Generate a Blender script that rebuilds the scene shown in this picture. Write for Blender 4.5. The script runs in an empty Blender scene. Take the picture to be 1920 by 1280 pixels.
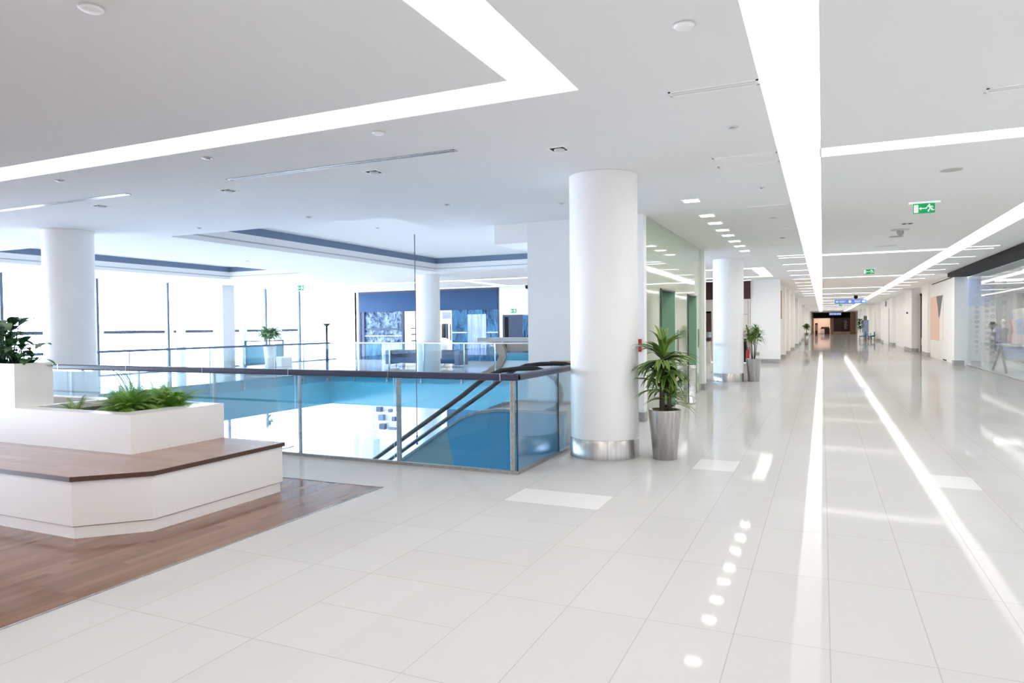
import bpy, bmesh, math, random
from mathutils import Vector, Matrix
random.seed(7)
SC = bpy.context.scene
COL = SC.collection
PI = math.pi

# ------------------------------------------------------------------ camera
H_EYE = 1.65
cam_d = bpy.data.cameras.new('camera')
cam = bpy.data.objects.new('camera', cam_d)
COL.objects.link(cam)
SC.camera = cam
cam_d.sensor_width = 36.0
cam_d.lens = 1290.84 / 1920 * 36.0
cam_d.clip_start = 0.05
cam_d.clip_end = 500

def cam_rot(yaw, pitch, roll):
    B = Matrix(((1, 0, 0), (0, 0, -1), (0, 1, 0)))
    cy, sy, cp, sp, cr, sr = math.cos(yaw), math.sin(yaw), math.cos(pitch), math.sin(pitch), math.cos(roll), math.sin(roll)
    Ry = Matrix(((cy, 0, sy), (0, 1, 0), (-sy, 0, cy)))
    Rp = Matrix(((1, 0, 0), (0, cp, -sp), (0, sp, cp)))
    Rr = Matrix(((cr, -sr, 0), (sr, cr, 0), (0, 0, 1)))
    R = Rr @ Rp @ Ry @ B
    F = Matrix(((1, 0, 0), (0, -1, 0), (0, 0, -1)))
    return (F @ R).transposed()
cam.matrix_world = Matrix.Translation((0, 0, H_EYE)) @ cam_rot(0.423848879, 0.0213402999, -0.00982120101).to_4x4()

# ------------------------------------------------------------------ light, exposure
STRIP = 3.9        # radiance of the ceiling light strips
SKY = 20.0
w = bpy.data.worlds.new('world')
SC.world = w
w.use_nodes = True
bg = w.node_tree.nodes['Background']
bg.inputs[0].default_value = (0.72, 0.80, 1.0, 1)
bg.inputs[1].default_value = SKY
SC.view_settings.view_transform = 'Standard'
SC.view_settings.look = 'None'
SC.view_settings.gamma = 1.0
SC.view_settings.exposure = 0.0
SC.view_settings.use_curve_mapping = False
try:
    SC.cycles.use_denoising = True
    SC.cycles.max_bounces = 24
    SC.cycles.diffuse_bounces = 16
    SC.cycles.glossy_bounces = 4
    SC.cycles.transparent_max_bounces = 24
    SC.cycles.sample_clamp_indirect = 8.0
    SC.cycles.caustics_reflective = False
    SC.cycles.caustics_refractive = False
except Exception:
    pass
# the window openings guide the daylight
for zc, zh in ((1.78, 3.5), (-2.7, 2.9)):
    ld = bpy.data.lights.new('window_portal', 'AREA')
    ld.shape = 'RECTANGLE'; ld.size = 38; ld.size_y = zh
    try: ld.cycles.is_portal = True
    except Exception: pass
    lo = bpy.data.objects.new('window_portal', ld)
    COL.objects.link(lo)
    lo.matrix_world = Matrix.Translation((-23.95, 11, zc)) @ Matrix(((0, 0, -1), (1, 0, 0), (0, -1, 0))).to_4x4()

CZ = 3.55     # ceiling
LZ = -4.2     # lower storey floor
SB = -1.22    # underside of the gallery slab

# ------------------------------------------------------------------ materials
def srgb(h):
    h = h.lstrip('#')
    c = [int(h[i:i + 2], 16) / 255 for i in (0, 2, 4)]
    return tuple((x / 12.92 if x <= .04045 else ((x + .055) / 1.055) ** 2.4) for x in c)

def mat(name, col, rough=.5, metal=0., spec=.5, emit=None, estr=0., coat=0.):
    m = bpy.data.materials.new(name); m.use_nodes = True
    b = m.node_tree.nodes['Principled BSDF']
    if isinstance(col, str): col = srgb(col)
    b.inputs['Base Color'].default_value = (*col, 1)
    b.inputs['Roughness'].default_value = rough
    b.inputs['Metallic'].default_value = metal
    b.inputs['Specular IOR Level'].default_value = spec
    if coat: b.inputs['Coat Weight'].default_value = coat; b.inputs['Coat Roughness'].default_value = .05
    if emit is not None:
        b.inputs['Emission Color'].default_value = (*emit, 1); b.inputs['Emission Strength'].default_value = estr
    return m

class NT:
    """small helper for node maths"""
    def __init__(s, m): s.t = m.node_tree; s.b = m.node_tree.nodes.get('Principled BSDF')
    def n(s, typ, **k):
        o = s.t.nodes.new(typ)
        for a, v in k.items(): setattr(o, a, v)
        return o
    def l(s, a, b): s.t.links.new(a, b)
    def put(s, inp, v):
        if hasattr(v, 'is_output') or isinstance(v, bpy.types.NodeSocket): s.l(v, inp)
        else: inp.default_value = v
    def m(s, op, a, b=0., c=None):
        o = s.n('ShaderNodeMath', operation=op)
        s.put(o.inputs[0], a); s.put(o.inputs[1], b)
        if c is not None: s.put(o.inputs[2], c)
        return o.outputs[0]
    def mix(s, f, a, b):
        o = s.n('ShaderNodeMix', data_type='RGBA')
        s.put(o.inputs[0], f)
        for i, v in ((6, a), (7, b)):
            if isinstance(v, tuple): o.inputs[i].default_value = (*v[:3], 1)
            else: s.l(v, o.inputs[i])
        return o.outputs[2]
    def coord(s):
        g = s.n('ShaderNodeTexCoord'); x = s.n('ShaderNodeSeparateXYZ'); s.l(g.outputs['Object'], x.inputs[0])
        return g.outputs['Object'], x.outputs
    def noise(s, vec, scale, detail=2., rough=.5):
        o = s.n('ShaderNodeTexNoise'); s.l(vec, o.inputs['Vector'])
        o.inputs['Scale'].default_value = scale; o.inputs['Detail'].default_value = detail; o.inputs['Roughness'].default_value = rough
        return o.outputs['Fac']
    def bump(s, h, strength, dist):
        o = s.n('ShaderNodeBump'); s.l(h, o.inputs['Height'])
        o.inputs['Strength'].default_value = strength; o.inputs['Distance'].default_value = dist
        s.l(o.outputs[0], s.b.inputs['Normal']); return o
    def stretch(s, vec, sc):
        o = s.n('ShaderNodeMapping'); s.l(vec, o.inputs['Vector']); o.inputs['Scale'].default_value = sc
        return o.outputs[0]

M = {}
M['ceiling'] = mat('ceiling_paint', (.83, .83, .83), .9, spec=.2)
M['white'] = mat('white_paint', (.93, .925, .915), .6, spec=.3)
M['laminate'] = mat('white_laminate', (.94, .935, .925), .22, spec=.5)
M['grey'] = mat('grey_plastic', (.45, .44, .43), .5)
M['ltgrey'] = mat('light_grey_plastic', (.66, .66, .66), .5)
M['black'] = mat('black_paint', (.010, .009, .009), .6, spec=.15)
M['dark'] = mat('dark_grey', (.05, .05, .055), .4)
M['rubber'] = mat('black_rubber', (.010, .011, .014), .35)
M['handrail'] = mat('dark_handrail', (.030, .036, .075), .3, spec=.6)
M['chrome'] = mat('chrome', (.80, .79, .78), .12, 1.)
M['navy'] = mat('navy_paint', (.028, .045, .105), .4)
M['navyfab'] = mat('navy_fabric', (.02, .055, .13), .8)
M['teal'] = mat('teal_cladding', srgb('#4FA2B8'), .15, spec=.6)
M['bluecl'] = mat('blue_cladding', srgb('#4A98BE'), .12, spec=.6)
M['reflsplit'] = mat('grey_green_reflection_split', srgb('#7C9CA2'), .2, spec=.5)
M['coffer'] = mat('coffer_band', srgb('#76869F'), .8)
M['maroon'] = mat('maroon_sign', srgb('#4A2226'), .6)
M['beige'] = mat('beige_panel', srgb('#E6DCD2'), .6)
M['peach'] = mat('peach_print', srgb('#F0CDB9'), .6)
M['charcoal'] = mat('charcoal_print', srgb('#77787A'), .6)
M['brown'] = mat('brown_panel', srgb('#5A3A2C'), .5)
M['tan'] = mat('tan_panel', srgb('#B89A80'), .5)
M['soil'] = mat('soil', (.03, .022, .016), .95)
M['pebble'] = mat('gravel', (.45, .43, .38), .9)
M['red'] = mat('red_enamel', (.45, .02, .02), .35)
M['redcl'] = mat('red_cloth', srgb('#C8465A'), .85)
M['bluecloth'] = mat('blue_cloth', srgb('#5570A8'), .85)
M['paleblue'] = mat('pale_blue_panel', srgb('#A2B0D6'), .5)
M['pinkcl'] = mat('pink_cloth', srgb('#EBC8C8'), .85)
M['signblue'] = mat('blue_sign_face', srgb('#5F86DC'), .5, emit=srgb('#7FA0EE'), estr=.35)
M['signwhite'] = mat('sign_white', (.9, .95, .92), .5, emit=(.9, .95, .92), estr=.25)
M['signgreen'] = mat('exit_green', (.0, .20, .07), .4, emit=(.0, .34, .09), estr=.6)
M['tealcloth'] = mat('teal_upholstery', srgb('#1C6E86'), .8)
M['goods'] = mat('shop_goods', srgb('#5A6B86'), .6)
M['frame'] = mat('window_frame', (.10, .12, .17), .4, .3)
M['trunk'] = mat('plant_trunk', (.12, .10, .07), .9)
M['litlamp'] = mat('lamp_glow', (1, 1, 1), .5, emit=(1., .97, .93), estr=55.)
M['strip'] = mat('strip_diffuser', (1, 1, 1), .5, emit=(1., .965, .92), estr=STRIP)
M['loop'] = mat('loop_diffuser', (1, 1, 1), .5, emit=(1., .965, .92), estr=4.1)
M['slot'] = mat('slot_lamp', (1, 1, 1), .5, emit=(1., .97, .94), estr=8.)
M['cross'] = mat('cross_diffuser', (1, 1, 1), .5, emit=(1., .965, .92), estr=6.)
M['shoplamp'] = mat('shop_lamp', (1, 1, 1), .5, emit=(1., .96, .92), estr=7.)
M['ground'] = mat('outside_paving', (.75, .76, .76), .9)

# brushed steel: fine streaks, with reflection contrast put into the base colour
def brushed(name, base, streak, rough=.28):
    m = mat(name, base, rough, 1.)
    t = NT(m); vec, xyz = t.coord()
    n = t.noise(t.stretch(vec, streak), 1., 3.)
    t.l(t.mix(n, tuple(x * .45 for x in base), tuple(min(1, x * 1.3) for x in base)), t.b.inputs['Base Color'])
    return m
M['steel'] = brushed('brushed_steel', (.60, .58, .56), (26, 26, .25), .3)
M['steelh'] = brushed('satin_steel', (.55, .54, .53), (30, 30, 30), .3)

# polished plaster on the columns
m = mat('column_plaster', (.84, .835, .83), .35, spec=.35); t = NT(m); vec, xyz = t.coord()
n1 = t.noise(vec, 2.2, 5., .6)
t.l(t.mix(n1, (.86, .855, .85), (.94, .935, .93)), t.b.inputs['Base Color'])
t.bump(t.noise(vec, 6., 4.), .08, .01)
M['plaster'] = m
m = mat('pillar_plaster', (.8, .8, .8), .6, spec=.3); t = NT(m); vec, xyz = t.coord()
t.l(t.mix(t.noise(vec, 1.6, 6., .6), (.84, .84, .845), (.92, .92, .92)), t.b.inputs['Base Color'])
M['plaster_flat'] = m

# floor: polished white tiles with grout lines, staggered wide band and a few whiter tiles
m = mat('polished_tiles', (.78, .77, .75), .09, spec=.5); t = NT(m); vec, (X, Y, Z) = t.coord()
PX, OX, PY, OY = .4685, .035, 1.055, 3.80
band = t.m('MULTIPLY', t.m('GREATER_THAN', X, -2.775), t.m('LESS_THAN', X, -1.838))
def line(co, per, off, wd):
    f = t.m('FRACT', t.m('ADD', t.m('DIVIDE', t.m('SUBTRACT', co, off), per), 100.5))
    return t.m('LESS_THAN', t.m('MULTIPLY', t.m('ABSOLUTE', t.m('SUBTRACT', f, .5)), per), wd)
lx1 = line(X, PX, OX, .0028); lx2 = line(X, PX * 2, -2.775, .0028)
ly1 = line(Y, PY, OY, .0028); ly2 = line(Y, PY / 2, OY, .0028)
nb = t.m('SUBTRACT', 1., band)
lx = t.m('ADD', t.m('MULTIPLY', lx1, nb), t.m('MULTIPLY', lx2, band))
ly = t.m('ADD', t.m('MULTIPLY', ly1, nb), t.m('MULTIPLY', ly2, band))
grout = t.m('MINIMUM', t.m('ADD', lx, ly), 1.)
cx = t.m('FLOOR', t.m('DIVIDE', t.m('SUBTRACT', X, OX), PX)); cyy = t.m('FLOOR', t.m('DIVIDE', t.m('SUBTRACT', Y, OY), PY))
cmb = t.n('ShaderNodeCombineXYZ'); t.l(cx, cmb.inputs[0]); t.l(cyy, cmb.inputs[1])
wn = t.n('ShaderNodeTexWhiteNoise'); t.l(cmb.outputs[0], wn.inputs['Vector'])
tile = t.mix(wn.outputs['Value'], (.62, .61, .594), (.642, .632, .616))
speck = t.m('GREATER_THAN', t.noise(vec, 160., 1.), .72)
tile = t.mix(t.m('MULTIPLY', speck, .12), tile, (.95, .95, .95))
def rect(x0, x1, y0, y1):
    return t.m('MULTIPLY', t.m('MULTIPLY', t.m('GREATER_THAN', X, x0), t.m('LESS_THAN', X, x1)), t.m('MULTIPLY', t.m('GREATER_THAN', Y, y0), t.m('LESS_THAN', Y, y1)))
wt = t.m('ADD', t.m('ADD', rect(-2.775, -1.838, 5.91, 6.437), rect(-1.37, -.902, 8.02, 8.65)), rect(.972, 1.44, 8.02, 8.65))
tile = t.mix(wt, tile, (.80, .79, .775))
colr = t.mix(t.m('MULTIPLY', grout, .85), tile, (.46, .44, .41))
t.l(colr, t.b.inputs['Base Color'])
hb = t.m('ADD', t.m('MULTIPLY', t.noise(vec, .9, 1.), 1.), t.m('MULTIPLY', wn.outputs['Value'], .15))
bmp = t.bump(hb, .035, .05)
t.b.inputs['Specular IOR Level'].default_value = 0.; t.b.inputs['Roughness'].default_value = .6
gl = t.n('ShaderNodeBsdfGlossy'); gl.inputs['Roughness'].default_value = .05; t.l(bmp.outputs[0], gl.inputs['Normal'])
fr = t.n('ShaderNodeFresnel'); fr.inputs['IOR'].default_value = 1.36
mx = t.n('ShaderNodeMixShader')
t.l(t.m('POWER', fr.outputs[0], 1.6), mx.inputs[0]); t.l(t.b.outputs[0], mx.inputs[1]); t.l(gl.outputs[0], mx.inputs[2])
t.l(mx.outputs[0], m.node_tree.nodes['Material Output'].inputs['Surface'])
M['tiles'] = m
m = mat('lower_floor', (.86, .86, .86), .12, spec=.5); t = NT(m); vec, (X, Y, Z) = t.coord()
g = t.m('MINIMUM', t.m('ADD', line(X, .6, 0., .004), line(Y, .6, 0., .004)), 1.)
t.l(t.mix(g, (.86, .86, .86), (.6, .6, .6)), t.b.inputs['Base Color'])
M['lowfloor'] = m

# timber: planks running along Y
def wood(name, c1, c2, c3, pw, pl, rough, along='Y'):
    m = mat(name, c1, rough, spec=.4); t = NT(m); vec, xyz = t.coord(); t.b.inputs['Specular IOR Level'].default_value = .42
    a, b = (xyz[0], xyz[1]) if along == 'Y' else (xyz[1], xyz[0])
    ix = t.m('FLOOR', t.m('DIVIDE', a, pw))
    w1 = t.n('ShaderNodeTexWhiteNoise', noise_dimensions='1D'); t.l(ix, w1.inputs['W'])
    iy = t.m('FLOOR', t.m('ADD', t.m('DIVIDE', b, pl), t.m('MULTIPLY', w1.outputs['Value'], 7.)))
    cmb = t.n('ShaderNodeCombineXYZ'); t.l(ix, cmb.inputs[0]); t.l(iy, cmb.inputs[1])
    w2 = t.n('ShaderNodeTexWhiteNoise'); t.l(cmb.outputs[0], w2.inputs['Vector'])
    base = t.mix(w2.outputs['Value'], c1, c2)
    gr = t.noise(t.stretch(vec, (40, 2.5, 40) if along == 'Y' else (2.5, 40, 40)), 1., 4., .6)
    c = t.mix(t.m('MULTIPLY', gr, .55), base, c3)
    gap = t.m('LESS_THAN', t.m('FRACT', t.m('DIVIDE', a, pw)), .012)
    t.l(t.mix(t.m('MULTIPLY', gap, .6), c, tuple(x * .4 for x in c1)), t.b.inputs['Base Color'])
    return m
M['parquet'] = wood('walnut_parquet', (.22, .105, .06), (.34, .185, .11), (.12, .057, .033), .07, .75, .14)
M['seatwood'] = wood('walnut_seat', (.36, .22, .155), (.43, .275, .20), (.26, .15, .10), .09, 1.1, .22, 'X')
M['edgewood'] = mat('walnut_edge', (.085, .042, .028), .35)

# glass: see-through sheet with the mirror of its surface
def glass(name, tint, refl=1.0, ior=1.45, bumpy=0.):
    m = bpy.data.materials.new(name); m.use_nodes = True; t = NT(m)
    nt = m.node_tree; nt.nodes.remove(t.b)
    out = nt.nodes['Material Output']
    tr = t.n('ShaderNodeBsdfTransparent'); tr.inputs[0].default_value = (*tint, 1)
    gl = t.n('ShaderNodeBsdfGlossy'); gl.inputs[0].default_value = (1, 1, 1, 1); gl.inputs['Roughness'].default_value = .01
    fr = t.n('ShaderNodeFresnel'); fr.inputs['IOR'].default_value = ior
    mx = t.n('ShaderNodeMixShader')
    t.l(t.m('MULTIPLY', fr.outputs[0], refl), mx.inputs[0]); t.l(tr.outputs[0], mx.inputs[1]); t.l(gl.outputs[0], mx.inputs[2])
    t.l(mx.outputs[0], out.inputs['Surface'])
    if bumpy:
        vec, xyz = t.coord(); b = t.n('ShaderNodeBump'); t.l(t.noise(vec, .6, 1.), b.inputs['Height'])
        b.inputs['Strength'].default_value = bumpy; b.inputs['Distance'].default_value = .05; t.l(b.outputs[0], gl.inputs['Normal'])
    return m
M['glass'] = glass('balustrade_glass', (.90, .96, .985), .6)
M['escglass'] = glass('escalator_glass', (.93, .975, .985), .6)
M['winglass'] = glass('window_glass', (.94, .98, .985), .6)
M['shopglass'] = glass('shop_glass', (.92, .96, .95), .55, 1.45, .04)
M['bauble'] = glass('bauble_glass', (.80, .82, .86), 1.0, 1.6)
M['glassedge'] = mat('glass_edge', (.02, .05, .09), .2)

# green back-painted lift glass
m = mat('green_lift_glass', srgb('#A9B8A2'), .04, spec=.9, coat=.6); t = NT(m); vec, xyz = t.coord()
t.bump(t.noise(vec, .55, 1.), .05, .08)
M['liftglass'] = m
M['liftgreen'] = mat('green_lift_reveal', srgb('#9CCBAA'), .15, spec=.6)

# crinkled blue film in the far shop window
def film(name, c1, c2, sc, bstr, rough=.12):
    m = mat(name, c1, rough, .55); t = NT(m); vec, xyz = t.coord()
    n = t.noise(t.stretch(vec, sc), 1., 5., .6)
    r = t.n('ShaderNodeMapRange'); t.l(n, r.inputs[0]); r.inputs[1].default_value = .4; r.inputs[2].default_value = .62
    t.l(t.mix(r.outputs[0], c1, c2), t.b.inputs['Base Color'])
    t.bump(n, bstr, .3)
    return m
M['filmdark'] = film('blue_film', (.004, .03, .07), (.01, .085, .15), (1.5, 1.5, .6), .35)
M['filmlight'] = film('pale_blue_film', (.15, .19, .34), (.27, .32, .48), (5., 5., .35), .2)
M['filmcrinkle'] = film('crinkled_film', (.010, .04, .085), (.20, .27, .36), (2.6, 2.6, 2.6), .9)
M['fasciablue'] = mat('blue_fascia', srgb('#0B3F6A'), .35, spec=.3)

# leaves
def leafmat(name, a, b, stripe=False):
    m = mat(name, a, .42, spec=.4); t = NT(m); vec, xyz = t.coord()
    at = t.n('ShaderNodeAttribute', attribute_name='tone')
    c = t.mix(at.outputs['Fac'], a, b)
    t.l(c, t.b.inputs['Base Color'])
    try:
        t.b.inputs['Subsurface Weight'].default_value = 0.
    except Exception: pass
    return m
M['leaf_dra'] = leafmat('dracaena_leaf', (.028, .095, .014), (.34, .50, .10))
M['leaf_fern'] = leafmat('fern_leaf', (.10, .28, .035), (.38, .62, .13))
M['leaf_dark'] = leafmat('dark_leaf', (.02, .08, .025), (.08, .24, .07))
M['leaf_pale'] = leafmat('pale_leaf', (.12, .25, .12), (.35, .48, .28))

# ------------------------------------------------------------------ mesh helpers
class MB:
    def __init__(s): s.bm = bmesh.new(); s.tone = s.bm.verts.layers.float.new('tone')
    def box(s, x0, x1, y0, y1, z0, z1, bevel=0.):
        r = bmesh.ops.create_cube(s.bm, size=1.)
        vs = r['verts']
        for v in vs:
            v.co = Vector(((x0 + x1) / 2 + v.co.x * (x1 - x0), (y0 + y1) / 2 + v.co.y * (y1 - y0), (z0 + z1) / 2 + v.co.z * (z1 - z0)))
        if bevel:
            es = list({e for v in vs for e in v.link_edges})
            bmesh.ops.bevel(s.bm, geom=es, offset=bevel, segments=2, affect='EDGES', profile=.5)
        return s
    def face(s, pts, tones=None):
        vs = [s.bm.verts.new(p) for p in pts]
        if tones:
            for v, q in zip(vs, tones): v[s.tone] = q
        try: return s.bm.faces.new(vs)
        except ValueError: return None
    def prism(s, pts, z0, z1):
        """polygon in XY pulled from z0 to z1"""
        lo = [s.bm.verts.new((x, y, z0)) for x, y in pts]; hi = [s.bm.verts.new((x, y, z1)) for x, y in pts]
        n = len(pts)
        s.bm.faces.new(lo[::-1]); s.bm.faces.new(hi)
        for i in range(n): s.bm.faces.new((lo[i], lo[(i + 1) % n], hi[(i + 1) % n], hi[i]))
        return s
    def prism_xz(s, pts, y0, y1):
        a = [s.bm.verts.new((x, y0, z)) for x, z in pts]; b = [s.bm.verts.new((x, y1, z)) for x, z in pts]
        n = len(pts)
        s.bm.faces.new(a[::-1]); s.bm.faces.new(b)
        for i in range(n): s.bm.faces.new((a[i], a[(i + 1) % n], b[(i + 1) % n], b[i]))
        return s
    def lathe(s, prof, c=(0, 0, 0), seg=48, smooth=True, cap=True):
        rings = []
        for r, z in prof:
            rings.append([s.bm.verts.new((c[0] + r * math.cos(2 * PI * k / seg), c[1] + r * math.sin(2 * PI * k / seg), c[2] + z)) for k in range(seg)])
        for a, b in zip(rings, rings[1:]):
            for k in range(seg):
                f = s.bm.faces.new((a[k], a[(k + 1) % seg], b[(k + 1) % seg], b[k])); f.smooth = smooth
        if cap:
            s.bm.faces.new(rings[0][::-1]); s.bm.faces.new(rings[-1])
        return s
    def tube(s, pts, r, seg=8, cap=True, r2=None):
        pts = [Vector(p) for p in pts]; n = len(pts); rings = []
        up = None
        for i, p in enumerate(pts):
            d = (pts[min(i + 1, n - 1)] - pts[max(i - 1, 0)]).normalized()
            if up is None: up = Vector((0, 0, 1)) if abs(d.z) < .9 else Vector((1, 0, 0))
            a = d.cross(up).normalized(); b = a.cross(d).normalized(); up = b
            rr = r if r2 is None else r + (r2 - r) * i / max(1, n - 1)
            rings.append([s.bm.verts.new(p + (a * math.cos(2 * PI * k / seg) + b * math.sin(2 * PI * k / seg)) * rr) for k in range(seg)])
        for a, b in zip(rings, rings[1:]):
            for k in range(seg):
                f = s.bm.faces.new((a[k], a[(k + 1) % seg], b[(k + 1) % seg], b[k])); f.smooth = True
        if cap: s.bm.faces.new(rings[0][::-1]); s.bm.faces.new(rings[-1])
        return s
    def ball(s, c, r, u=16, v=10):
        q = bmesh.ops.create_uvsphere(s.bm, u_segments=u, v_segments=v, radius=r)
        for x in q['verts']:
            x.co += Vector(c)
            for f in x.link_faces: f.smooth = True
        return s
    def leaf(s, base, yaw, pitch, length, width, droop, n=7, fold=.25, t0=0., t1=1., mid=.45):
        """blade that rises at pitch and arches down; tone runs along and across it"""
        p = Vector(base); side = Vector((-math.sin(yaw), math.cos(yaw), 0)); rows = []
        for i in range(n + 1):
            f = i / n
            wd = width * (math.sin(PI * min(1, (f / (2 * mid)) if f < mid else .5 + (f - mid) / (2 * (1 - mid)))) ** .8) * .5 + width * .03
            a = pitch - droop * f ** 1.3
            dirv = Vector((math.cos(yaw) * math.cos(a), math.sin(yaw) * math.cos(a), math.sin(a)))
            nrm = dirv.cross(side)
            nrm = -nrm if nrm.z < 0 else nrm
            rows.append((p + side * wd + nrm * wd * fold, p.copy(), p - side * wd + nrm * wd * fold))
            p = p + dirv * (length / n)
        vr = []
        for i, r in enumerate(rows):
            f = i / n; vs = []
            for j, q in enumerate(r):
                v = s.bm.verts.new(q); v[s.tone] = (t1 if j != 1 else t0) * (.75 + .25 * f); vs.append(v)
            vr.append(vs)
        for a, b in zip(vr, vr[1:]):
            for j in (0, 1):
                f = s.bm.faces.new((a[j], a[j + 1], b[j + 1], b[j])); f.smooth = True
        return s
    def build(s, name, m, parent=None, recalc=True):
        if recalc: bmesh.ops.recalc_face_normals(s.bm, faces=s.bm.faces[:])
        me = bpy.data.meshes.new(name); s.bm.to_mesh(me); s.bm.free()
        me.materials.append(M[m] if isinstance(m, str) else m)
        o = bpy.data.objects.new(name, me); COL.objects.link(o)
        if parent is not None:
            o.parent = parent
            top = parent
            while top.parent: top = top.parent
            if top.type == 'EMPTY': o.matrix_parent_inverse = Matrix.Translation(-Vector(top['_loc']))
        return o

def thing(name, label, cat, loc, group=None):
    o = bpy.data.objects.new(name, None); COL.objects.link(o)
    o.empty_display_size = .1
    o.location = loc; o['_loc'] = tuple(loc); o['label'] = label; o['category'] = cat
    if group: o['group'] = group
    return o
def tag(o, label, cat, group=None):
    o['label'] = label; o['category'] = cat
    if group: o['group'] = group
    return o
def struct(name, mb, m):
    o = mb.build(name, m); o['kind'] = 'structure'; return o
def dup(root, delta, label=None, group=None):
    r = root.copy(); COL.objects.link(r); r.location = root.location + Vector(delta)
    if label: r['label'] = label
    if group: r['group'] = group
    for ch in list(root.children):
        c = ch.copy(); COL.objects.link(c); c.parent = r; c.matrix_parent_inverse = ch.matrix_parent_inverse.copy()
        for g in ch.children:
            d = g.copy(); COL.objects.link(d); d.parent = c; d.matrix_parent_inverse = g.matrix_parent_inverse.copy()
    return r
def sheet(mb, x0, x1, y0, y1, z, holes):
    """horizontal plate at z with rectangular openings"""
    xs = sorted({x0, x1, *[v for h in holes for v in h[:2] if x0 < v < x1]})
    ys = sorted({y0, y1, *[v for h in holes for v in h[2:4] if y0 < v < y1]})
    vd = {}
    def V(x, y):
        if (x, y) not in vd: vd[(x, y)] = mb.bm.verts.new((x, y, z))
        return vd[(x, y)]
    for a, b in zip(xs, xs[1:]):
        for c, d in zip(ys, ys[1:]):
            mx, my = (a + b) / 2, (c + d) / 2
            if any(h[0] < mx < h[1] and h[2] < my < h[3] for h in holes): continue
            mb.bm.faces.new((V(a, c), V(b, c), V(b, d), V(a, d)))
    return mb

# ------------------------------------------------------------------ room shell
VOID = (-17.2, -3.1, 7.0, 21.1)
END = 128.
sh = MB()
sheet(sh, -24.2, 5.05, -8, 31.2, 0, [VOID, (-30, -4.166, -9, 5.9)])
sheet(sh, -2.3, 5.05, 31.2, END + 4, 0, [])
struct('floor', sh, 'tiles')
struct('floor_timber', MB().box(-24.2, -4.166, -8, 5.9, -.06, 0), 'parquet')
struct('trim_1', MB().box(-4.166, -4.148, -8, 5.918, -.05, .004), 'steelh')
struct('trim_2', MB().box(-24.2, -4.148, 5.9, 5.918, -.05, .004), 'steelh')
# slab body and its blue-clad edge round the void
sl = MB()
sl.box(-24.2, 5.05, -8, 6.98, SB, -.07); sl.box(-24.2, -17.22, 6.98, 21.12, SB, -.03)
sl.box(-24.2, 5.05, 21.12, 31.2, SB, -.03); sl.box(-3.08, 5.05, 6.98, 21.12, SB, -.03)
struct('floor_slab', sl, 'white')
struct('trim_3', MB().box(-17.22, -17.2, 7., 21.1, SB, -.02), 'teal')
struct('trim_4', MB().box(-17.2, -3.1, 21.1, 21.12, SB, -.02), 'teal')
struct('trim_5', MB().box(-3.1, -3.08, 7., 21.1, SB, -.02), 'bluecl')
struct('trim_6', MB().box(-17.2, -3.1, 6.98, 7., SB, -.02), 'teal')
# lower storey
struct('floor_lower', sheet(MB(), -24.2, 5, 2, 26.8, LZ, []), 'lowfloor')
struct('wall_lower_back', MB().box(-24.2, 5, 26.6, 26.8, LZ, SB), 'white')
struct('wall_lower_side', MB().box(2, 2.2, 2, 26.6, LZ, SB), 'white')
struct('wall_lower_front', MB().box(-24.2, 2, 2, 2.2, LZ, SB), 'white')

# ---- ceiling with its openings
MAINL = (-.45, -.02, -7.5, 118); MAINR = (2.92, 3.35, -7.5, 118)
CROSS = [(-.02, 2.92, y, y + .42) for y in (8.24, 20.74, 31.25, 40.8, 48.2, 55.2, 62.8, 70.5, 78.5, 87, 96, 105)]
U1 = [(-20., -1.79, 4.885, 5.32), (-2.22, -1.79, .895, 4.885), (-20., -1.79, .46, .895), (-13.6, -13.17, .895, 4.885)]  # added closing leg, out of view, brightens the bench side
UFILL = [(-20., -1.79, -3.2, -2.765), (-2.22, -1.79, -7.2, -3.2), (-20., -1.79, -7.635, -7.2), (-13.6, -13.17, -7.2, -3.2)]  # whole loop added out of view to brighten the near hall
U2 = [(-21.5, -1.79, 24.45, 24.88), (-2.22, -1.79, 24.88, 28.87), (-21.5, -1.79, 28.87, 29.3), (-13.6, -13.17, 24.88, 28.87)]
LONGL = [(-1.15, -.45, y - .05, y + .05, lit) for y, lit in ((20.62, 1), (21.3, 1), (23.7, 1), (26.5, 1), (29.1, 1), (31.7, 1), (34.4, 1), (37.2, 1), (40., 1), (43.5, 1), (47, 1), (51, 1))]
LONGR = [(3.35, 4.02, y - .05, y + .05, 1) for y in (20.62, 21.3, 23.65, 26.3, 28.95, 31.6, 34.3, 37., 39.8, 43.5, 47, 51)]
DOWN = [(-1.83, y) for y in (10.77, 12.36, 13.34, 14.39, 15.3, 16.43, 17.5, 18.72)]
DL = [(x - .125, x + .125, y - .125, y + .125) for x, y in DOWN]
COF1 = (-12.08, -6.78, 9.94, 20.5); COF2 = (-20.57, -16.2, 9.86, 19.5)
UFAR = [(-2.0, -1.66, 55.5, 56), (-2.0, -1.66, 62.5, 63)]
holes = [MAINL, MAINR, *CROSS, *UFILL, *U1, *U2, *[h[:4] for h in LONGL + LONGR], *DL, COF1, COF2]
ch = sheet(MB(), -24.2, 5.05, -8, 31.2, CZ, holes)
sheet(ch, -2.3, 5.05, 31.2, END + 4, CZ, holes)
struct('ceiling', ch, 'ceiling')
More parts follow.
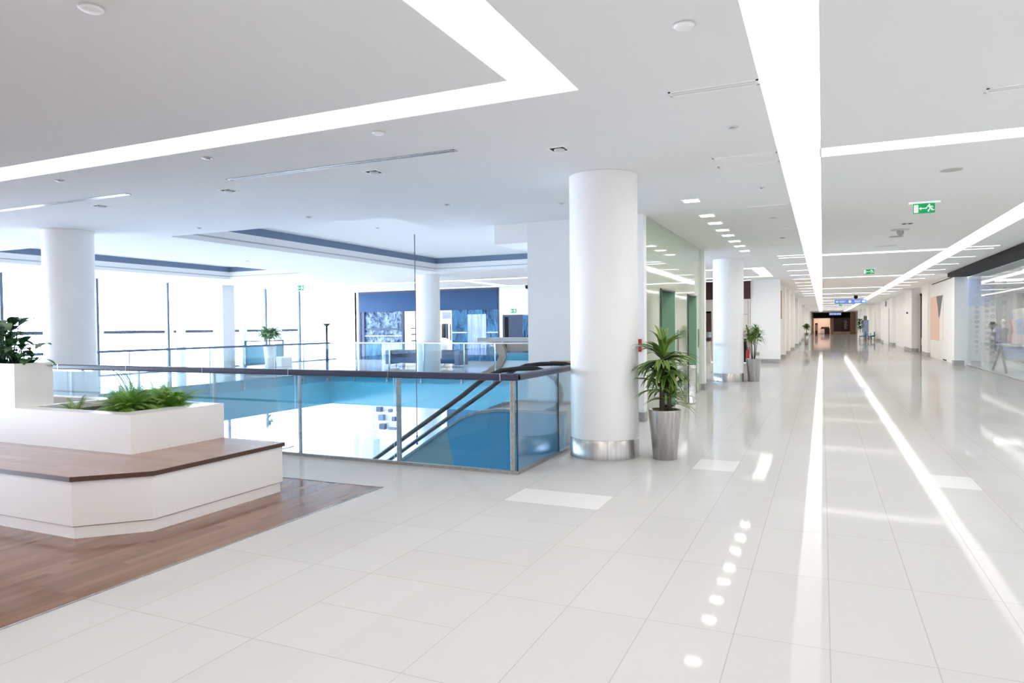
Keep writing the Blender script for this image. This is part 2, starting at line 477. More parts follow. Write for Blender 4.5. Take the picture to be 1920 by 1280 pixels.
for k, (x0, x1, y0, y1) in enumerate((COF1, COF2)):
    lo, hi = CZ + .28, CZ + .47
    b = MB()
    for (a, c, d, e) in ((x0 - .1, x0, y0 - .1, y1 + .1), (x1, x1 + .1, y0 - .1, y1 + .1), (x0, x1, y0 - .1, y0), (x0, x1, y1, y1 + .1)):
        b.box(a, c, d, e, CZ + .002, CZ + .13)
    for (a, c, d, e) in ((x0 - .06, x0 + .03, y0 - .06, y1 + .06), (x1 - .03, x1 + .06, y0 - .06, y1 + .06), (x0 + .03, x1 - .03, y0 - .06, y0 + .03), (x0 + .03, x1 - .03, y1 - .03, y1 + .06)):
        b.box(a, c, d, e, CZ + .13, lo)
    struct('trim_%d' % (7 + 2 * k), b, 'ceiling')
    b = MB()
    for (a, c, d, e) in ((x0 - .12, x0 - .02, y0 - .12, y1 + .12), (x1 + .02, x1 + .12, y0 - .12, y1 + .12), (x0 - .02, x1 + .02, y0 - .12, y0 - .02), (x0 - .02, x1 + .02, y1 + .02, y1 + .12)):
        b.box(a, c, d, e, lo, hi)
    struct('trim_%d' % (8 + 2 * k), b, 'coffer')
    b = MB()
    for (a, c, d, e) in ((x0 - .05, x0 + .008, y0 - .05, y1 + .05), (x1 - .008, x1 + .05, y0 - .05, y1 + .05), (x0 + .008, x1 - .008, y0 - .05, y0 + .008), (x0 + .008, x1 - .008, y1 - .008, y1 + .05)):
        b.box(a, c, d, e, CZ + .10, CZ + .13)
    struct('trim_%d' % (21 + k), b, 'grey')  # grey ring colours in the shade of a groove
    struct('ceiling_coffer', MB().box(x0 - .12, x1 + .12, y0 - .12, y1 + .12, hi, hi + .05), 'ceiling')

def light_strip(name, label, rects, group=None, m='strip', depth=.09, cat='ceiling light'):
    x, y = rects[0][0], rects[0][2]
    t = thing(name, label, cat, (x, y, CZ), group)
    d = MB(); h = MB()
    for (x0, x1, y0, y1) in rects:
        d.face([(x0, y0, CZ + depth), (x1, y0, CZ + depth), (x1, y1, CZ + depth), (x0, y1, CZ + depth)])
    e = .012
    for i, (x0, x1, y0, y1) in enumerate(rects):
        oth = [r for j, r in enumerate(rects) if j != i]
        def joined(ax, ay):
            return any(r[0] - .02 < ax < r[1] + .02 and r[2] - .02 < ay < r[3] + .02 for r in oth)
        # side walls, left open where the runs join
        def wall(p, q, n):
            L = math.hypot(q[0] - p[0], q[1] - p[1]); cuts = [0., 1.]
            for r in oth:
                for v in (r[0], r[1]):
                    if abs(q[0] - p[0]) > .1: f = (v - p[0]) / (q[0] - p[0]); cuts += [f] if 0 < f < 1 else []
                for v in (r[2], r[3]):
                    if abs(q[1] - p[1]) > .1: f = (v - p[1]) / (q[1] - p[1]); cuts += [f] if 0 < f < 1 else []
            cuts = sorted(set(cuts))
            for a, b in zip(cuts, cuts[1:]):
                mm = (a + b) / 2
                if joined(p[0] + (q[0] - p[0]) * mm + n[0] * .05, p[1] + (q[1] - p[1]) * mm + n[1] * .05): continue
                A = (p[0] + (q[0] - p[0]) * a, p[1] + (q[1] - p[1]) * a); B = (p[0] + (q[0] - p[0]) * b, p[1] + (q[1] - p[1]) * b)
                h.box(min(A[0], B[0]) - (e if n[0] < 0 else 0), max(A[0], B[0]) + (e if n[0] > 0 else 0),
                      min(A[1], B[1]) - (e if n[1] < 0 else 0), max(A[1], B[1]) + (e if n[1] > 0 else 0), CZ + .002, CZ + depth)
        wall((x0, y0), (x0, y1), (-1, 0)); wall((x1, y0), (x1, y1), (1, 0)); wall((x0, y0), (x1, y0), (0, -1)); wall((x0, y1), (x1, y1), (0, 1))
    d.build('diffuser', m, t); h.build('housing', 'white', t)
    return t
light_strip('light_strip', 'long white light trough running the whole corridor past the pots', [MAINL], 'corridor light troughs')
light_strip('light_strip', 'long white light trough running the whole corridor by the glass shopfront', [MAINR], 'corridor light troughs')
light_strip('light_strip', 'wide looped light trough with its corner over the tiled floor by the planter bench', U1, 'looped light troughs', 'loop')
light_strip('light_strip', 'added looped light trough out of view, brightening the planter bench end of the hall', UFILL, 'looped light troughs', 'loop')
light_strip('light_strip', 'looped light trough over the far gallery in front of the blue shop', U2, 'looped light troughs', 'loop')
ordinal = ['first', 'second', 'third', 'fourth', 'fifth', 'sixth', 'seventh', 'eighth', 'ninth', 'tenth', 'eleventh', 'twelfth', 'thirteenth', 'fourteenth']
for i, r in enumerate(CROSS):
    light_strip('cross_light', 'crosswise light bar between the two corridor troughs, %s along the corridor' % ordinal[i], [r], 'crosswise light bars', 'cross')
for i, r in enumerate(LONGL):
    light_strip('slot_light', 'short lit ceiling slot beside the trough on the pots side, %s of its row' % ordinal[i], [r[:4]], 'short ceiling slots on the pots side', 'slot', .03)
for i, r in enumerate(LONGR):
    light_strip('slot_light', 'short lit ceiling slot beside the trough on the shopfront side, %s of its row' % ordinal[i], [r[:4]], 'short ceiling slots on the shopfront side', 'slot', .03)
proto = None
for i, (x, y) in enumerate(DOWN):
    lab = 'square recessed downlight along the green lift wall, %s from the big column' % ordinal[i]
    if proto is None:
        proto = thing('downlight', lab, 'ceiling light', (x, y, CZ), 'square downlights')
        f = MB()
        for (a, b, c, d) in ((-.14, -.115, -.14, .14), (.115, .14, -.14, .14), (-.115, .115, -.14, -.115), (-.115, .115, .115, .14)):
            f.box(x + a, x + b, y + c, y + d, CZ - .006, CZ + .03)
        f.build('frame', 'white', proto)
        MB().box(x - .115, x + .115, y - .115, y + .115, CZ + .02, CZ + .03).build('lens', 'litlamp', proto)
        p0 = Vector((x, y, CZ))
    else:
        dup(proto, Vector((x, y, CZ)) - p0, lab)

# ---- boundary walls
struct('wall_back', MB().box(-24.2, 5.05, -8.2, -8, -.1, CZ + .1), 'white')
struct('wall_right', MB().box(5.05, 5.2, -8.2, 17., -.1, CZ + .1), 'white')
# far gallery wall with the shop opening
wg = MB(); YB = 30.
SX0, SX1 = -22.45, -14.2
wg.box(-24.2, SX0, YB, YB + .2, -.0, CZ); wg.box(SX1, -4.7, YB, YB + .2, 0, CZ)
struct('wall_gallery', wg, 'white')
struct('wall_shop', MB().box(-14.0, -2.83, 31.22, 31.4, 0, CZ), 'white')

# ---- window wall on the far side
XW = -24.0
wi = 0
ys_m = [-8., -2., 4., 10., 13.4, 16.6, 19.56, 22.6, 24.9, 27.2, 30.]
for (z0, z1) in ((0., CZ), (LZ, SB)):
    for a, b in zip(ys_m, ys_m[1:]):
        if z0 < -1 and a > 25: continue
        if z0 < -1 and b < 3: continue
        wi += 1
        root = thing('window_%d' % wi, '', '', (XW, a, z0)); del root['label']; del root['category']; root['kind'] = 'structure'
        bb = min(b, 26.6) if z0 < -1 else b
        MB().box(XW - .01, XW + .01, a + .02, bb - .02, z0 + .03, z1 - .02).build('window_pane', 'winglass', root)
        f = MB(); f.box(XW - .05, XW + .05, a - .045, a + .045, z0, z1); f.box(XW - .05, XW + .05, a, bb, z0, z0 + .04)
        f.build('window_frame', 'frame', root)
        if z0 == 0. and 9 < a < 26:
            MB().box(XW + .02, XW + .08, a + .2, bb - .2, 1.53, 1.65).build('window_rail', 'frame', root)
tq = MB()
for y in (20., 23.3, 25.5): tq.box(XW + .1, XW + .3, y - .14, y + .14, 0, CZ)
struct('trim_11', tq, 'white')
tag(MB().box(-23.9, -23.3, 21.7, 22.35, 0, CZ).build('square_column', 'ltgrey'), 'plain square column greyed for its shaded front, standing by the sunlit windows', 'column')  # pale grey puts the shade of its front into the colour
struct('floor_outside', sheet(MB(), -90, -24.2, -60, 90, LZ - .1, []), 'ground')

# ------------------------------------------------------------------ round columns
def column(x, y, z0, label, zb, band):
    t = thing('round_column', label, 'column', (x, y, z0), 'round plaster columns')
    MB().lathe([(.43, z0), (.43, CZ + .0)], (x, y, 0), 72, cap=False).build('shaft', 'plaster', t)
    if band: MB().lathe([(.438, zb), (.438, zb + .235), (.43, zb + .24)], (x, y, 0), 72, cap=False).build('base_band', 'steel', t)
    MB().lathe([(.437, CZ - .006), (.437, CZ - .001)], (x, y, 0), 72, cap=False).build('shadow_ring', 'ltgrey', t)
    return t
column(-2.55, 8.52, 0, 'thick white round column beside the steel pot with the striped dracaena', 0, True)
column(-2.52, 21.02, 0, 'white round column past the green lift wall, beside the far steel pot', 0, True)
column(-13.1, 8.52, LZ, 'white round column behind the leafy planter by the bright windows', LZ, True)
column(-13.05, 21.55, LZ, 'tall white round column rising through both storeys before the blue shop', LZ, True)

# ------------------------------------------------------------------ near balustrade
RT = 1.09
t = thing('glass_balustrade', 'glass balustrade with dark handrail round the near edge of the atrium', 'railing', (-3.13, 7.0, 0))
hr = MB(); 
hr.box(-16., -3.075, 6.955, 7.045, RT - .042, RT + .035, .016); hr.build('handrail', 'handrail', t)
MB().box(-3.165, -3.075, 6.96, 8.85, RT - .042, RT + .035, .016).build('handrail', 'handrail', t)
MB().box(-16., -3.09, 6.985, 7.03, -.02, .035).build('base_channel', 'steelh', t)
MB().box(-3.135, -3.09, 7.03, 8.85, -.02, .035).build('base_channel', 'steelh', t)
seams = [-3.11, -3.24, -4.75, -6.28, -7.81, -9.36, -10.87, -12.4, -13.95, -15.5]
for a, b in zip(seams, seams[1:]):
    if a - b < .3: continue
    g = MB().box(b + .006, a - .006, 7.0, 7.012, .02, RT - .04).build('glass_pane', 'glass', t)
    MB().box(b - .004, b + .004, 6.999, 7.013, .02, RT - .04).build('pane_edge', 'glassedge', g)
for a, b in ((7.03, 8.315), (8.325, 8.84)):
    MB().box(-3.112, -3.1, a, b, .02, RT - .04).build('glass_pane', 'glass', t)
MB().box(-3.113, -3.1, 7.0, 7.012, .0, RT - .04).build('pane_edge', 'glassedge', t)
MB().box(-3.113, -3.099, 8.315, 8.325, .02, RT - .04).build('pane_edge', 'glassedge', t)
pp = None
for x in (-3.18, -4.70, -6.23, -7.76, -9.29, -10.82, -12.35, -13.9):
    if pp is None or x > -4:
        p = MB().box(x - .028, x + .028, 7.03, 7.065, -.02, RT - .04, .006).build('post', 'steelh', t); pp = p if x < -4 else None
        if x > -4: MB().box(x - .05, x + .05, 7.018, 7.085, 0, .03).build('post_foot', 'steelh', p)
    else:
        MB().box(x - .02, x + .02, 7.03, 7.06, -.02, RT - .04, .005).build('post', 'steelh', t)
for x in (-3.29, -4.79, -6.34, -7.88, -9.44, -11.02, -12.5):
    MB().box(x - .005, x + .005, 6.953, 7.047, RT - .044, RT + .037).build('joint_ring', 'chrome', t)

# railing between lift core and second column
t = thing('glass_balustrade', 'short glass railing between the lift wall and the second column', 'railing', (-3.1, 18.2, 0), None)
MB().box(-3.14, -3.06, 18.2, 20.7, 1.05, 1.12, .015).build('handrail', 'handrail', t)
MB().box(-3.106, -3.094, 18.2, 20.7, .02, 1.05).build('glass_pane', 'glass', t)
MB().box(-3.13, -3.07, 18.2, 20.7, -.02, .05).build('base_channel', 'bluecl', t)

# far railings on the other side of the void
t = thing('glass_balustrade', 'glass balustrade on the window side of the atrium, meeting the floor lamp', 'railing', (-17.2, 14, 0))
MB().tube([(-17.2, 7.2, 1.1), (-17.2, 21.1, 1.1)], .034, 10).build('handrail', 'goods', t)
ysr = [7.2, 8.6, 10.0, 11.4, 12.8, 14.1, 15.5, 16.9, 18.3, 19.7, 21.08]
for a, b in zip(ysr, ysr[1:]):
    MB().box(-17.195, -17.183, a + .005, b - .005, -.35, 1.08).build('glass_pane', 'glass', t)
    k = MB()
    for z in (-.12, -.28): k.tube([(-17.2, b - .1, z), (-17.15, b - .1, z)], .035, 10)
    k.box(-17.17, -17.15, b - .11, b - .09, -.36, 0.); k.build('clamp', 'steelh', t)
    MB().box(-17.23, -17.2, b - .011, b + .011, 0, 1.08).build('post', 'goods', t)
t = thing('glass_balustrade', 'glass balustrade on the far side of the atrium, before the blue shop', 'railing', (-12, 21.1, 0))
MB().tube([(-17.2, 21.1, 1.1), (-3.2, 21.1, 1.1)], .028, 10).build('handrail', 'chrome', t)
xsr = [-17.18, -15.9, -14.45, -13.0, -11.35, -10.16, -8.7, -7.3, -5.9, -4.5, -3.2]
for a, b in zip(xsr, xsr[1:]):
    MB().box(a + .006, b - .006, 21.085, 21.097, -.35, 1.08).build('glass_pane', 'glass', t)
    k = MB()
    for z in (-.12, -.28): k.tube([(b - .1, 21.1, z), (b - .1, 21.05, z)], .035, 10)
    k.box(b - .11, b - .09, 21.05, 21.07, -.36, 0.); k.build('clamp', 'steelh', t)
    MB().box(b - .02, b + .02, 21.1, 21.13, 0, 1.08).build('post', 'chrome', t)

# ------------------------------------------------------------------ escalator
t = thing('escalator', 'escalator with black handrails rising through the atrium to this floor', 'escalator', (-4.5, 9.8, 0))
SLP = .66
def rail_path(y, sx):
    xs = -5.19 + sx
    pts = [(-11.6, y, .461 + (-11.6 - xs) * SLP)]
    pts += [(xs, y, .461), (xs + .25, y, .63), (xs + .42, y, .76), (xs + .55, y, .85), (xs + .7, y, .94), (xs + .9, y, 1.01), (xs + 1.15, y, 1.04), (xs + 1.4, y, 1.05)]
    pts += [(-3.75, y, 1.045), (-3.6, y, 1.0), (-3.47, y, .91), (-3.39, y, .80), (-3.365, y, .68), (-3.39, y, .57), (-3.46, y, .48), (-3.6, y, .43)]
    return pts
for y, sx in ((9.15, 0.), (10.4, -.15)):
    MB().tube(rail_path(y, sx), .036, 10).build('handrail', 'rubber', t)
    g = [(p[0], p[2] - .02) for p in rail_path(y, sx)[:-1]]
    skirt = [(-3.45, .44), (-4.33 + sx, .443), (-4.68 + sx, .39), (-4.92 + sx, .30), (-5.375 + sx, .008), (-11.6, .008 - 6.225 * SLP)]
    MB().prism_xz(g + skirt, y - .006, y + .006).build('balustrade_glass', 'escglass', t)
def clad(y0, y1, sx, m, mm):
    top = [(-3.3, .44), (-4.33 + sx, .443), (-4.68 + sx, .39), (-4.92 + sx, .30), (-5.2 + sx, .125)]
    MB().prism_xz(top + [(-4.9 + sx, -1.15), (-3.3, -1.15)], y0, y1).build('reflection_split_panel', mm, t)
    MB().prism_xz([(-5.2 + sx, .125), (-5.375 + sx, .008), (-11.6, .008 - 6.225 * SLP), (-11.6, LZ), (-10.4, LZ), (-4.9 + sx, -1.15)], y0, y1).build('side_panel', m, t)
    MB().prism_xz([(x, z + .012) for x, z in top] + [(-5.375 + sx, .02), (-11.6, .02 - 6.225 * SLP), (-11.6, -.02 - 6.225 * SLP), (-5.375 + sx, -.02), (-5.2 + sx, .10)] + [(x, z - .025) for x, z in top[::-1][1:]], y0 - .03, y1 + .03).build('deck_trim', 'steelh', t)
clad(9.06, 9.2, 0., 'reflsplit', 'bluecl'); clad(10.35, 10.49, -.15, 'ltgrey', 'beige')  # blue and grey-green split paints a reflection edge onto the panels
st = MB()
for k in range(22):
    x = -4.9 - k * .36; z = .0 - k * .24
    st.box(x - .38, x, 9.22, 10.33, z - .26, z - .02)
st.build('steps', 'dark', t)
MB().box(-4.9, -3.08, 9.2, 10.35, -.12, 0.0).build('landing_plate', 'steelh', t)

# thin rod hanging from the coffer into the atrium
t = thing('hanging_rod', 'thin dark rod hanging from the coffered ceiling down into the atrium', 'rod', (-9.46, 15.0, CZ + .47))
MB().tube([(-9.46, 15, CZ + .47), (-9.46, 15, -1.1)], .012, 8).build('rod', 'frame', t)
MB().tube([(-9.46, 15, -1.1), (-9.46, 15, -1.34)], .028, 10).build('weight', 'frame', t)

# ------------------------------------------------------------------ lift core
lc = MB()
CX0, CX1, CY0, CY1 = -4.93, -2.78, 11.65, 18.12
LIFTS = ((13.0, 14.35), (15.9, 17.0))
LZT = 2.35
lc.box(CX0, CX1 - .35, CY0, CY1, SB, CZ)
lc.box(CX1 - .35, CX1, CY0, CY0 + .2, 0, CZ); lc.box(CX1 - .35, CX1 + .06, CY1 - .25, CY1, 0, CZ)
lc.box(CX0, CX1, CY0, CY1, SB, -.0)
struct('wall_lift', lc, 'plaster_flat')
lw = MB()
ycur = CY0 + .2
for a, b in LIFTS:
    lw.box(CX1 - .35, CX1 - .01, ycur, a, 0, CZ); lw.box(CX1 - .35, CX1 - .01, a, b, LZT, CZ); ycur = b
lw.box(CX1 - .35, CX1 - .01, ycur, CY1 - .25, 0, CZ)
tag(lw.build('green_glass_wall', 'liftglass'), 'tall pale green glass lift wall reflecting the ceiling lights', 'glass wall')
bs = MB(); bs.box(CX1 - .36, CX1 + .004, CY0 - .006, CY0 + .2, 0, .16); bs.box(CX1 - .36, CX1 + .066, CY1 - .256, CY1 + .006, 0, .16)
bs.box(CX0 - .006, CX1 - .3, CY0 - .008, CY0, 0, .16)
struct('baseboard_lift', bs, 'steelh')
for i, (a, b) in enumerate(LIFTS):
    t = thing('lift_door', ['green lift doorway nearer the big column, behind the dracaena', 'green lift doorway beside the steel litter bin, further along'][i], 'lift door', (CX1, a, 0), 'lift doorways')
    MB().box(CX1 - .34, CX1 - .30, a, b, 0, LZT).build('door_leaf', 'steelh', t)
    f = MB(); f.box(CX1 - .34, CX1 + .012, b - .05, b - .001, 0, LZT); f.build('reveal', 'liftgreen', t)
    f = MB(); f.box(CX1 - .3, CX1 + .012, a + .001, a + .03, 0, LZT); f.box(CX1 - .3, CX1 + .012, a, b, LZT - .03, LZT - .001); f.build('door_frame', 'dark', t)
    MB().box(CX1 - .005, CX1 + .01, b + .35, b + .43, 1.1, 1.55).build('call_panel', 'steelh', t)
# small red light and ceiling-mounted box on the core
struct('trim_12', MB().box(-5.6, CX0, 11.65, 12.6, CZ - .36, CZ), 'white')
t = thing('alarm_box', 'small red alarm point on the wall behind the dracaena leaves', 'alarm', (CX1 + .0, 11.64, 1.3))
MB().box(-2.9, -2.82, 11.60, 11.65, 1.32, 1.42).build('box', 'red', t); MB().box(-2.9, -2.82, 11.60, 11.65, 1.2, 1.29).build('button', 'red', t)
t = thing('landing_parapet', 'small sand-coloured parapet by the pillar above the escalator top', 'parapet', (-4.1, 11.3, 0))
MB().box(-4.33, -3.2, 11.2, 11.34, 0, .97).build('panel', 'glass', t); MB().box(-4.33, -3.2, 11.19, 11.35, .97, 1.05).build('cap', 'tan', t)

# ------------------------------------------------------------------ planter bench
def bench_poly(o, back):
    return [(-14, 3.5 - o), (-5.41 + o * .41, 3.5 - o), (-5.0 + o, 3.9 - o * .41), (-5.0 + o, back), (-14, back)]
t = thing('planter_bench', 'long white planter bench with walnut seat on the timber floor', 'bench', (-7, 4.4, 0))
MB().prism(bench_poly(-.02, 5.37), 0, .092).build('plinth', 'laminate', t)
MB().prism(bench_poly(-.045, 5.35), .092, .104).build('shadow_gap', 'grey', t)
MB().prism(bench_poly(0., 5.385), .104, .462).build('base', 'laminate', t)
MB().prism(bench_poly(.022, 5.4), .462, .5).build('seat_edge', 'edgewood', t)
MB().prism(bench_poly(.02, 5.398), .4995, .502).build('seat', 'seatwood', t)
PXR, PYF, PYB, PZT = -5.83, 4.33, 5.42, .865
pb = MB()
wl = .16
pb.box(-14, PXR, PYF, PYF + wl, .5, PZT); pb.box(-14, PXR, PYB - wl, PYB, .5, PZT); pb.box(PXR - .27, PXR, PYF + wl, PYB - wl, .5, PZT)
pb.box(-7.62, -7.49, PYF + wl, PYB - wl, .5, PZT); pb.build('planter_box', 'laminate', t)
MB().box(-7.49, PXR - .27, PYF + wl, PYB - wl, .5, .80).build('planting_soil', 'soil', t)
tb = MB(); TX1, TYF, TYB, TZ = -7.56, 4.34, 4.62, 1.32
tb = MB(); tb.box(-14, TX1, PYF, PYF + .06, PZT, TZ); tb.box(TX1 - .06, TX1, PYF + .06, 4.72, PZT, TZ); tb.box(-14, TX1 - .06, 4.66, 4.72, PZT, TZ)
tb.build('tall_box', 'laminate', t)
MB().box(-14, TX1 - .06, PYF + .06, 4.66, PZT, 1.26).build('planting_soil', 'soil', t)

def fern(x, y, z, label, n, size, seed):
    r = random.Random(seed)
    t = thing('fern', label, 'plant', (x, y, z), 'ferns in the planter bench')
    b = MB()
    for k in range(n):
        yaw = r.uniform(0, 2 * PI); pit = r.uniform(.35, 1.45); L = size * r.uniform(.65, 1.1); dr = r.uniform(.9, 1.7)
        p = Vector((x + r.uniform(-.06, .06), y + r.uniform(-.06, .06), z)); side = Vector((-math.sin(yaw), math.cos(yaw), 0))
        nn = 24; tn = r.uniform(.1, .8); prev = None
        for i in range(nn):
            f = i / (nn - 1); a = pit - dr * f ** 1.2
            d = Vector((math.cos(yaw) * math.cos(a), math.sin(yaw) * math.cos(a), math.sin(a)))
            q = p + d * (L / nn)
            pw = .042 * size / .35 * (math.sin(PI * min(.98, .12 + f * .86)) ** .8) + .006
            for s in (1, -1):
                tip = p + side * s * pw + d * pw * .55 + Vector((0, 0, -pw * .25))
                wv = d * (L / nn * .36)
                b.face([p - wv * .6, p + wv, tip + wv * .35, tip - wv * .1], [tn * .6, tn * .6, min(1, tn + .25), min(1, tn + .2)])
            b.face([p - side * .003, p + side * .003, q + side * .003, q - side * .003], [.3] * 4)
            p = q
    b.build('fronds', 'leaf_fern', t, recalc=False)
    return t
fern(-6.42, 4.78, .80, 'bushy green fern at the corner of the planter bench', 120, .38, 1)
fern(-6.75, 4.95, .80, 'bushy green fern behind the corner fern, reddish at its edge', 110, .38, 2)
fern(-6.27, 5.12, .80, 'upright green fern nearest the end of the planter box', 120, .42, 3)
fern(-6.55, 5.15, .80, 'green fern at the back of the planter, between two bushier ones', 90, .40, 5)
fern(-7.2, 4.72, .80, 'small sparse fern alone beside the tall white box', 14, .26, 4)
# tall wispy stems
t = thing('wispy_plant', 'thin bare grey-green stems rising from the planter against the glass', 'plant', (-7.2, 5.2, .8))
b = MB(); r = random.Random(3)
for k in range(7):
    x0 = -6.95 + r.uniform(-.08, .08); yw = r.uniform(2.6, 3.6)
    pts = [(x0 + math.cos(yw) * .35 * f ** 1.5, 5.2 + math.sin(yw) * .15 * f, .8 + .42 * math.sin(f * 1.5)) for f in [i / 6 for i in range(7)]]
    b.tube(pts, .005, 5, r2=.002)
b.build('stems', 'leaf_dark', t)

t = thing('leafy_plant', 'dark glossy broad-leaved plant in the tall white box', 'plant', (-7.9, 4.5, 1.26))
b = MB(); r = random.Random(11); s_ = MB()
for k in range(130):
    x0 = r.uniform(-8.6, -7.72); y0 = r.uniform(4.43, 4.62); hgt = r.uniform(.0, .38) * (1.25 if x0 < -7.85 else .75)
    yaw = r.uniform(0, 2 * PI); top = (x0 + .08 * math.cos(yaw), y0 + .06 * math.sin(yaw), 1.27 + hgt)
    b.leaf(top, yaw, r.uniform(.0, .9), r.uniform(.17, .29), r.uniform(.075, .115), r.uniform(.7, 1.6), 6, .15, r.uniform(.0, .3), r.uniform(.2, .8), .4)
    s_.tube([(x0, y0, 1.24), ((x0 + top[0]) / 2, (y0 + top[1]) / 2, 1.25 + hgt * .6), top], .004, 5)
b.leaf((-7.42, 4.55, 1.36), .4, -.2, .14, .05, .9, 6, .15, .5, 1., .4)
s_.tube([(-7.75, 4.55, 1.26), (-7.55, 4.55, 1.38), (-7.42, 4.55, 1.36)], .004, 5)
b.build('leaves', 'leaf_dark', t, recalc=False); s_.build('stems', 'leaf_dark', t)

# ------------------------------------------------------------------ potted plants
def steel_pot(t, x, y, rb, rt, h):
    MB().lathe([(rb - .004, 0), (rb, .004), (rt, h), (rt, h + .012), (rt - .012, h + .012), (rt - .02, h - .05), (.01, h - .055)], (x, y, 0), 48).build('pot', 'steel', t)
    MB().lathe([(rt - .019, h - .05), (.01, h - .035)], (x, y, 0), 24, cap=False).build('soil', 'soil', t)
def rosette(b, c, n, L, W, r, pmin=-.2, pmax=1.35, dr=1.5):
    for k in range(n):
        yaw = 2 * PI * k / n * 2.4 + r.uniform(-.3, .3); f = k / n
        b.leaf((c[0] + r.uniform(-.015, .015), c[1] + r.uniform(-.015, .015), c[2] + f * .16), yaw, pmin + (pmax - pmin) * f, L * r.uniform(.75, 1.1), W * r.uniform(.8, 1.15), dr * r.uniform(.6, 1.15), 9, .3, r.uniform(.0, .25), r.uniform(.4, 1.), .4)
x, y = -1.78, 8.52
t = thing('potted_dracaena', 'striped dracaena in a tapered brushed steel pot beside the thick column', 'potted plant', (x, y, 0))
steel_pot(t, x, y, .145, .2, .60)
b = MB(); r = random.Random(21)
b.tube([(x - .03, y, .55), (x - .035, y, .9), (x - .02, y, 1.18)], .035, 8, r2=.025)
b.tube([(x + .05, y + .03, .55), (x + .05, y + .03, .75), (x + .04, y + .03, .9)], .028, 8)
b.build('trunk', 'trunk', t)
b = MB()
rosette(b, (x - .02, y, 1.14), 84, .47, .056, r, -.25, 1.45, 1.35)
rosette(b, (x - .02, y, 1.06), 34, .44, .054, r, -.5, .5, 1.1)
rosette(b, (x + .0, y + .02, .98), 22, .36, .05, r, -.5, .6, 1.1)
rosette(b, (x - .05, y, .80), 34, .40, .048, r, -.1, .9, 1.0)
rosette(b, (x + .06, y + .03, .68), 30, .40, .046, r, .0, 1.0, 1.0)
b.build('foliage', 'leaf_dra', t, recalc=False)
x, y = -1.84, 21.17
t = thing('potted_shrub', 'slim multi-stemmed green plant in a steel pot beside the second column', 'potted plant', (x, y, 0))
steel_pot(t, x, y, .165, .21, .64)
b = MB(); l = MB(); r = random.Random(5)
for k in range(6):
    a = k * 1.05 + .2; tip = Vector((x + math.cos(a) * .12, y + math.sin(a) * .12, 1.12 + r.uniform(-.05, .25)))
    b.tube([(x + math.cos(a) * .03, y + math.sin(a) * .03, .58), (x + math.cos(a) * .07, y + math.sin(a) * .07, .85), tip], .013, 6, r2=.008)
    for q in range(44):
        l.leaf(tip + Vector((r.uniform(-.05, .05), r.uniform(-.05, .05), r.uniform(-.1, .22))), r.uniform(0, 2 * PI), r.uniform(-.2, 1.1), r.uniform(.18, .36), .036, r.uniform(.6, 1.4), 5, .2, r.uniform(.1, .4), r.uniform(.5, 1.), .45)
b.build('stems', 'trunk', t); l.build('foliage', 'leaf_dra', t, recalc=False)
# far corridor plants
def far_plant(x, y, label, pot_h, pot_r, top, mpot, rad, dark, square=False):
    t = thing('potted_plant', label, 'potted plant', (x, y, 0))
    if square: MB().box(x - pot_r, x + pot_r, y - pot_r, y + pot_r, 0, pot_h, .02).build('pot', mpot, t)
    else: MB().lathe([(pot_r * .7, 0), (pot_r, pot_h), (pot_r * .85, pot_h - .02)], (x, y, 0), 24).build('pot', mpot, t)
    MB().tube([(x, y, pot_h - .03), (x, y, (pot_h + top) / 2)], .03, 6).build('stem', 'trunk', t)
    l = MB(); r = random.Random(int(x * 10 + y))
    for q in range(130):
        z = pot_h + .25 + (top - pot_h - .3) * r.random() ** .7
        a = r.uniform(0, 2 * PI); rr = rad * math.sqrt(r.random()) * .7
        l.leaf((x + math.cos(a) * rr * .5, y + math.sin(a) * rr * .5, z), a, r.uniform(-.3, 1.), rad * r.uniform(.5, .9), .12 * rad / .4, r.uniform(.4, 1.2), 4, .2, r.uniform(0, .3), r.uniform(.3, 1.), .45)
    l.build('foliage', dark, t, recalc=False)
    return t
far_plant(-1.17, 60, 'bushy plant in a steel pot far down the corridor by the white piers', .93, .2, 1.6, 'steel', .34, 'leaf_dra')
far_plant(3.35, 75., 'tall dark bush in a square white pot beside the teal chairs', .76, .25, 2.05, 'laminate', .42, 'leaf_dark', True)
far_plant(-21.4, 22.4, 'palm-like plant in a tall white pot by the sunlit gallery windows', .98, .24, 1.62, 'laminate', .55, 'leaf_pale')
t = thing('potted_plant', 'slim plant in a tall white pot on the storey below', 'potted plant', (-23.1, 24.1, LZ))
MB().lathe([(.18, LZ), (.27, LZ + 1.34), (.22, LZ + 1.32)], (-23.1, 24.1, 0), 24).build('pot', 'laminate', t)
l = MB(); r = random.Random(9)
for q in range(60): l.leaf((-23.1, 24.1, LZ + 1.35 + r.random() * .6), r.uniform(0, 6.3), r.uniform(-.3, .9), .28, .06, 1., 4, .2, .1, .7)
l.build('foliage', 'leaf_dark', t, recalc=False)

# litter bin
x, y = -2.6, 14.74
x = -2.55
t = thing('litter_bin', 'slim cylindrical steel litter bin in front of the green lift wall', 'bin', (x, y, 0))
MB().lathe([(.128, 0), (.128, .03), (.124, .035), (.124, .74), (.128, .745), (.128, .77)], (x, y, 0), 40).build('body', 'chrome', t)
MB().lathe([(.126, .772), (.13, .78), (.13, .80), (.118, .805), (.10, .79), (.09, .76)], (x, y, 0), 40, cap=False).build('lid', 'chrome', t)
MB().lathe([(.10, .78), (.001, .781)], (x, y, 0), 32, cap=False).build('opening', 'black', t)

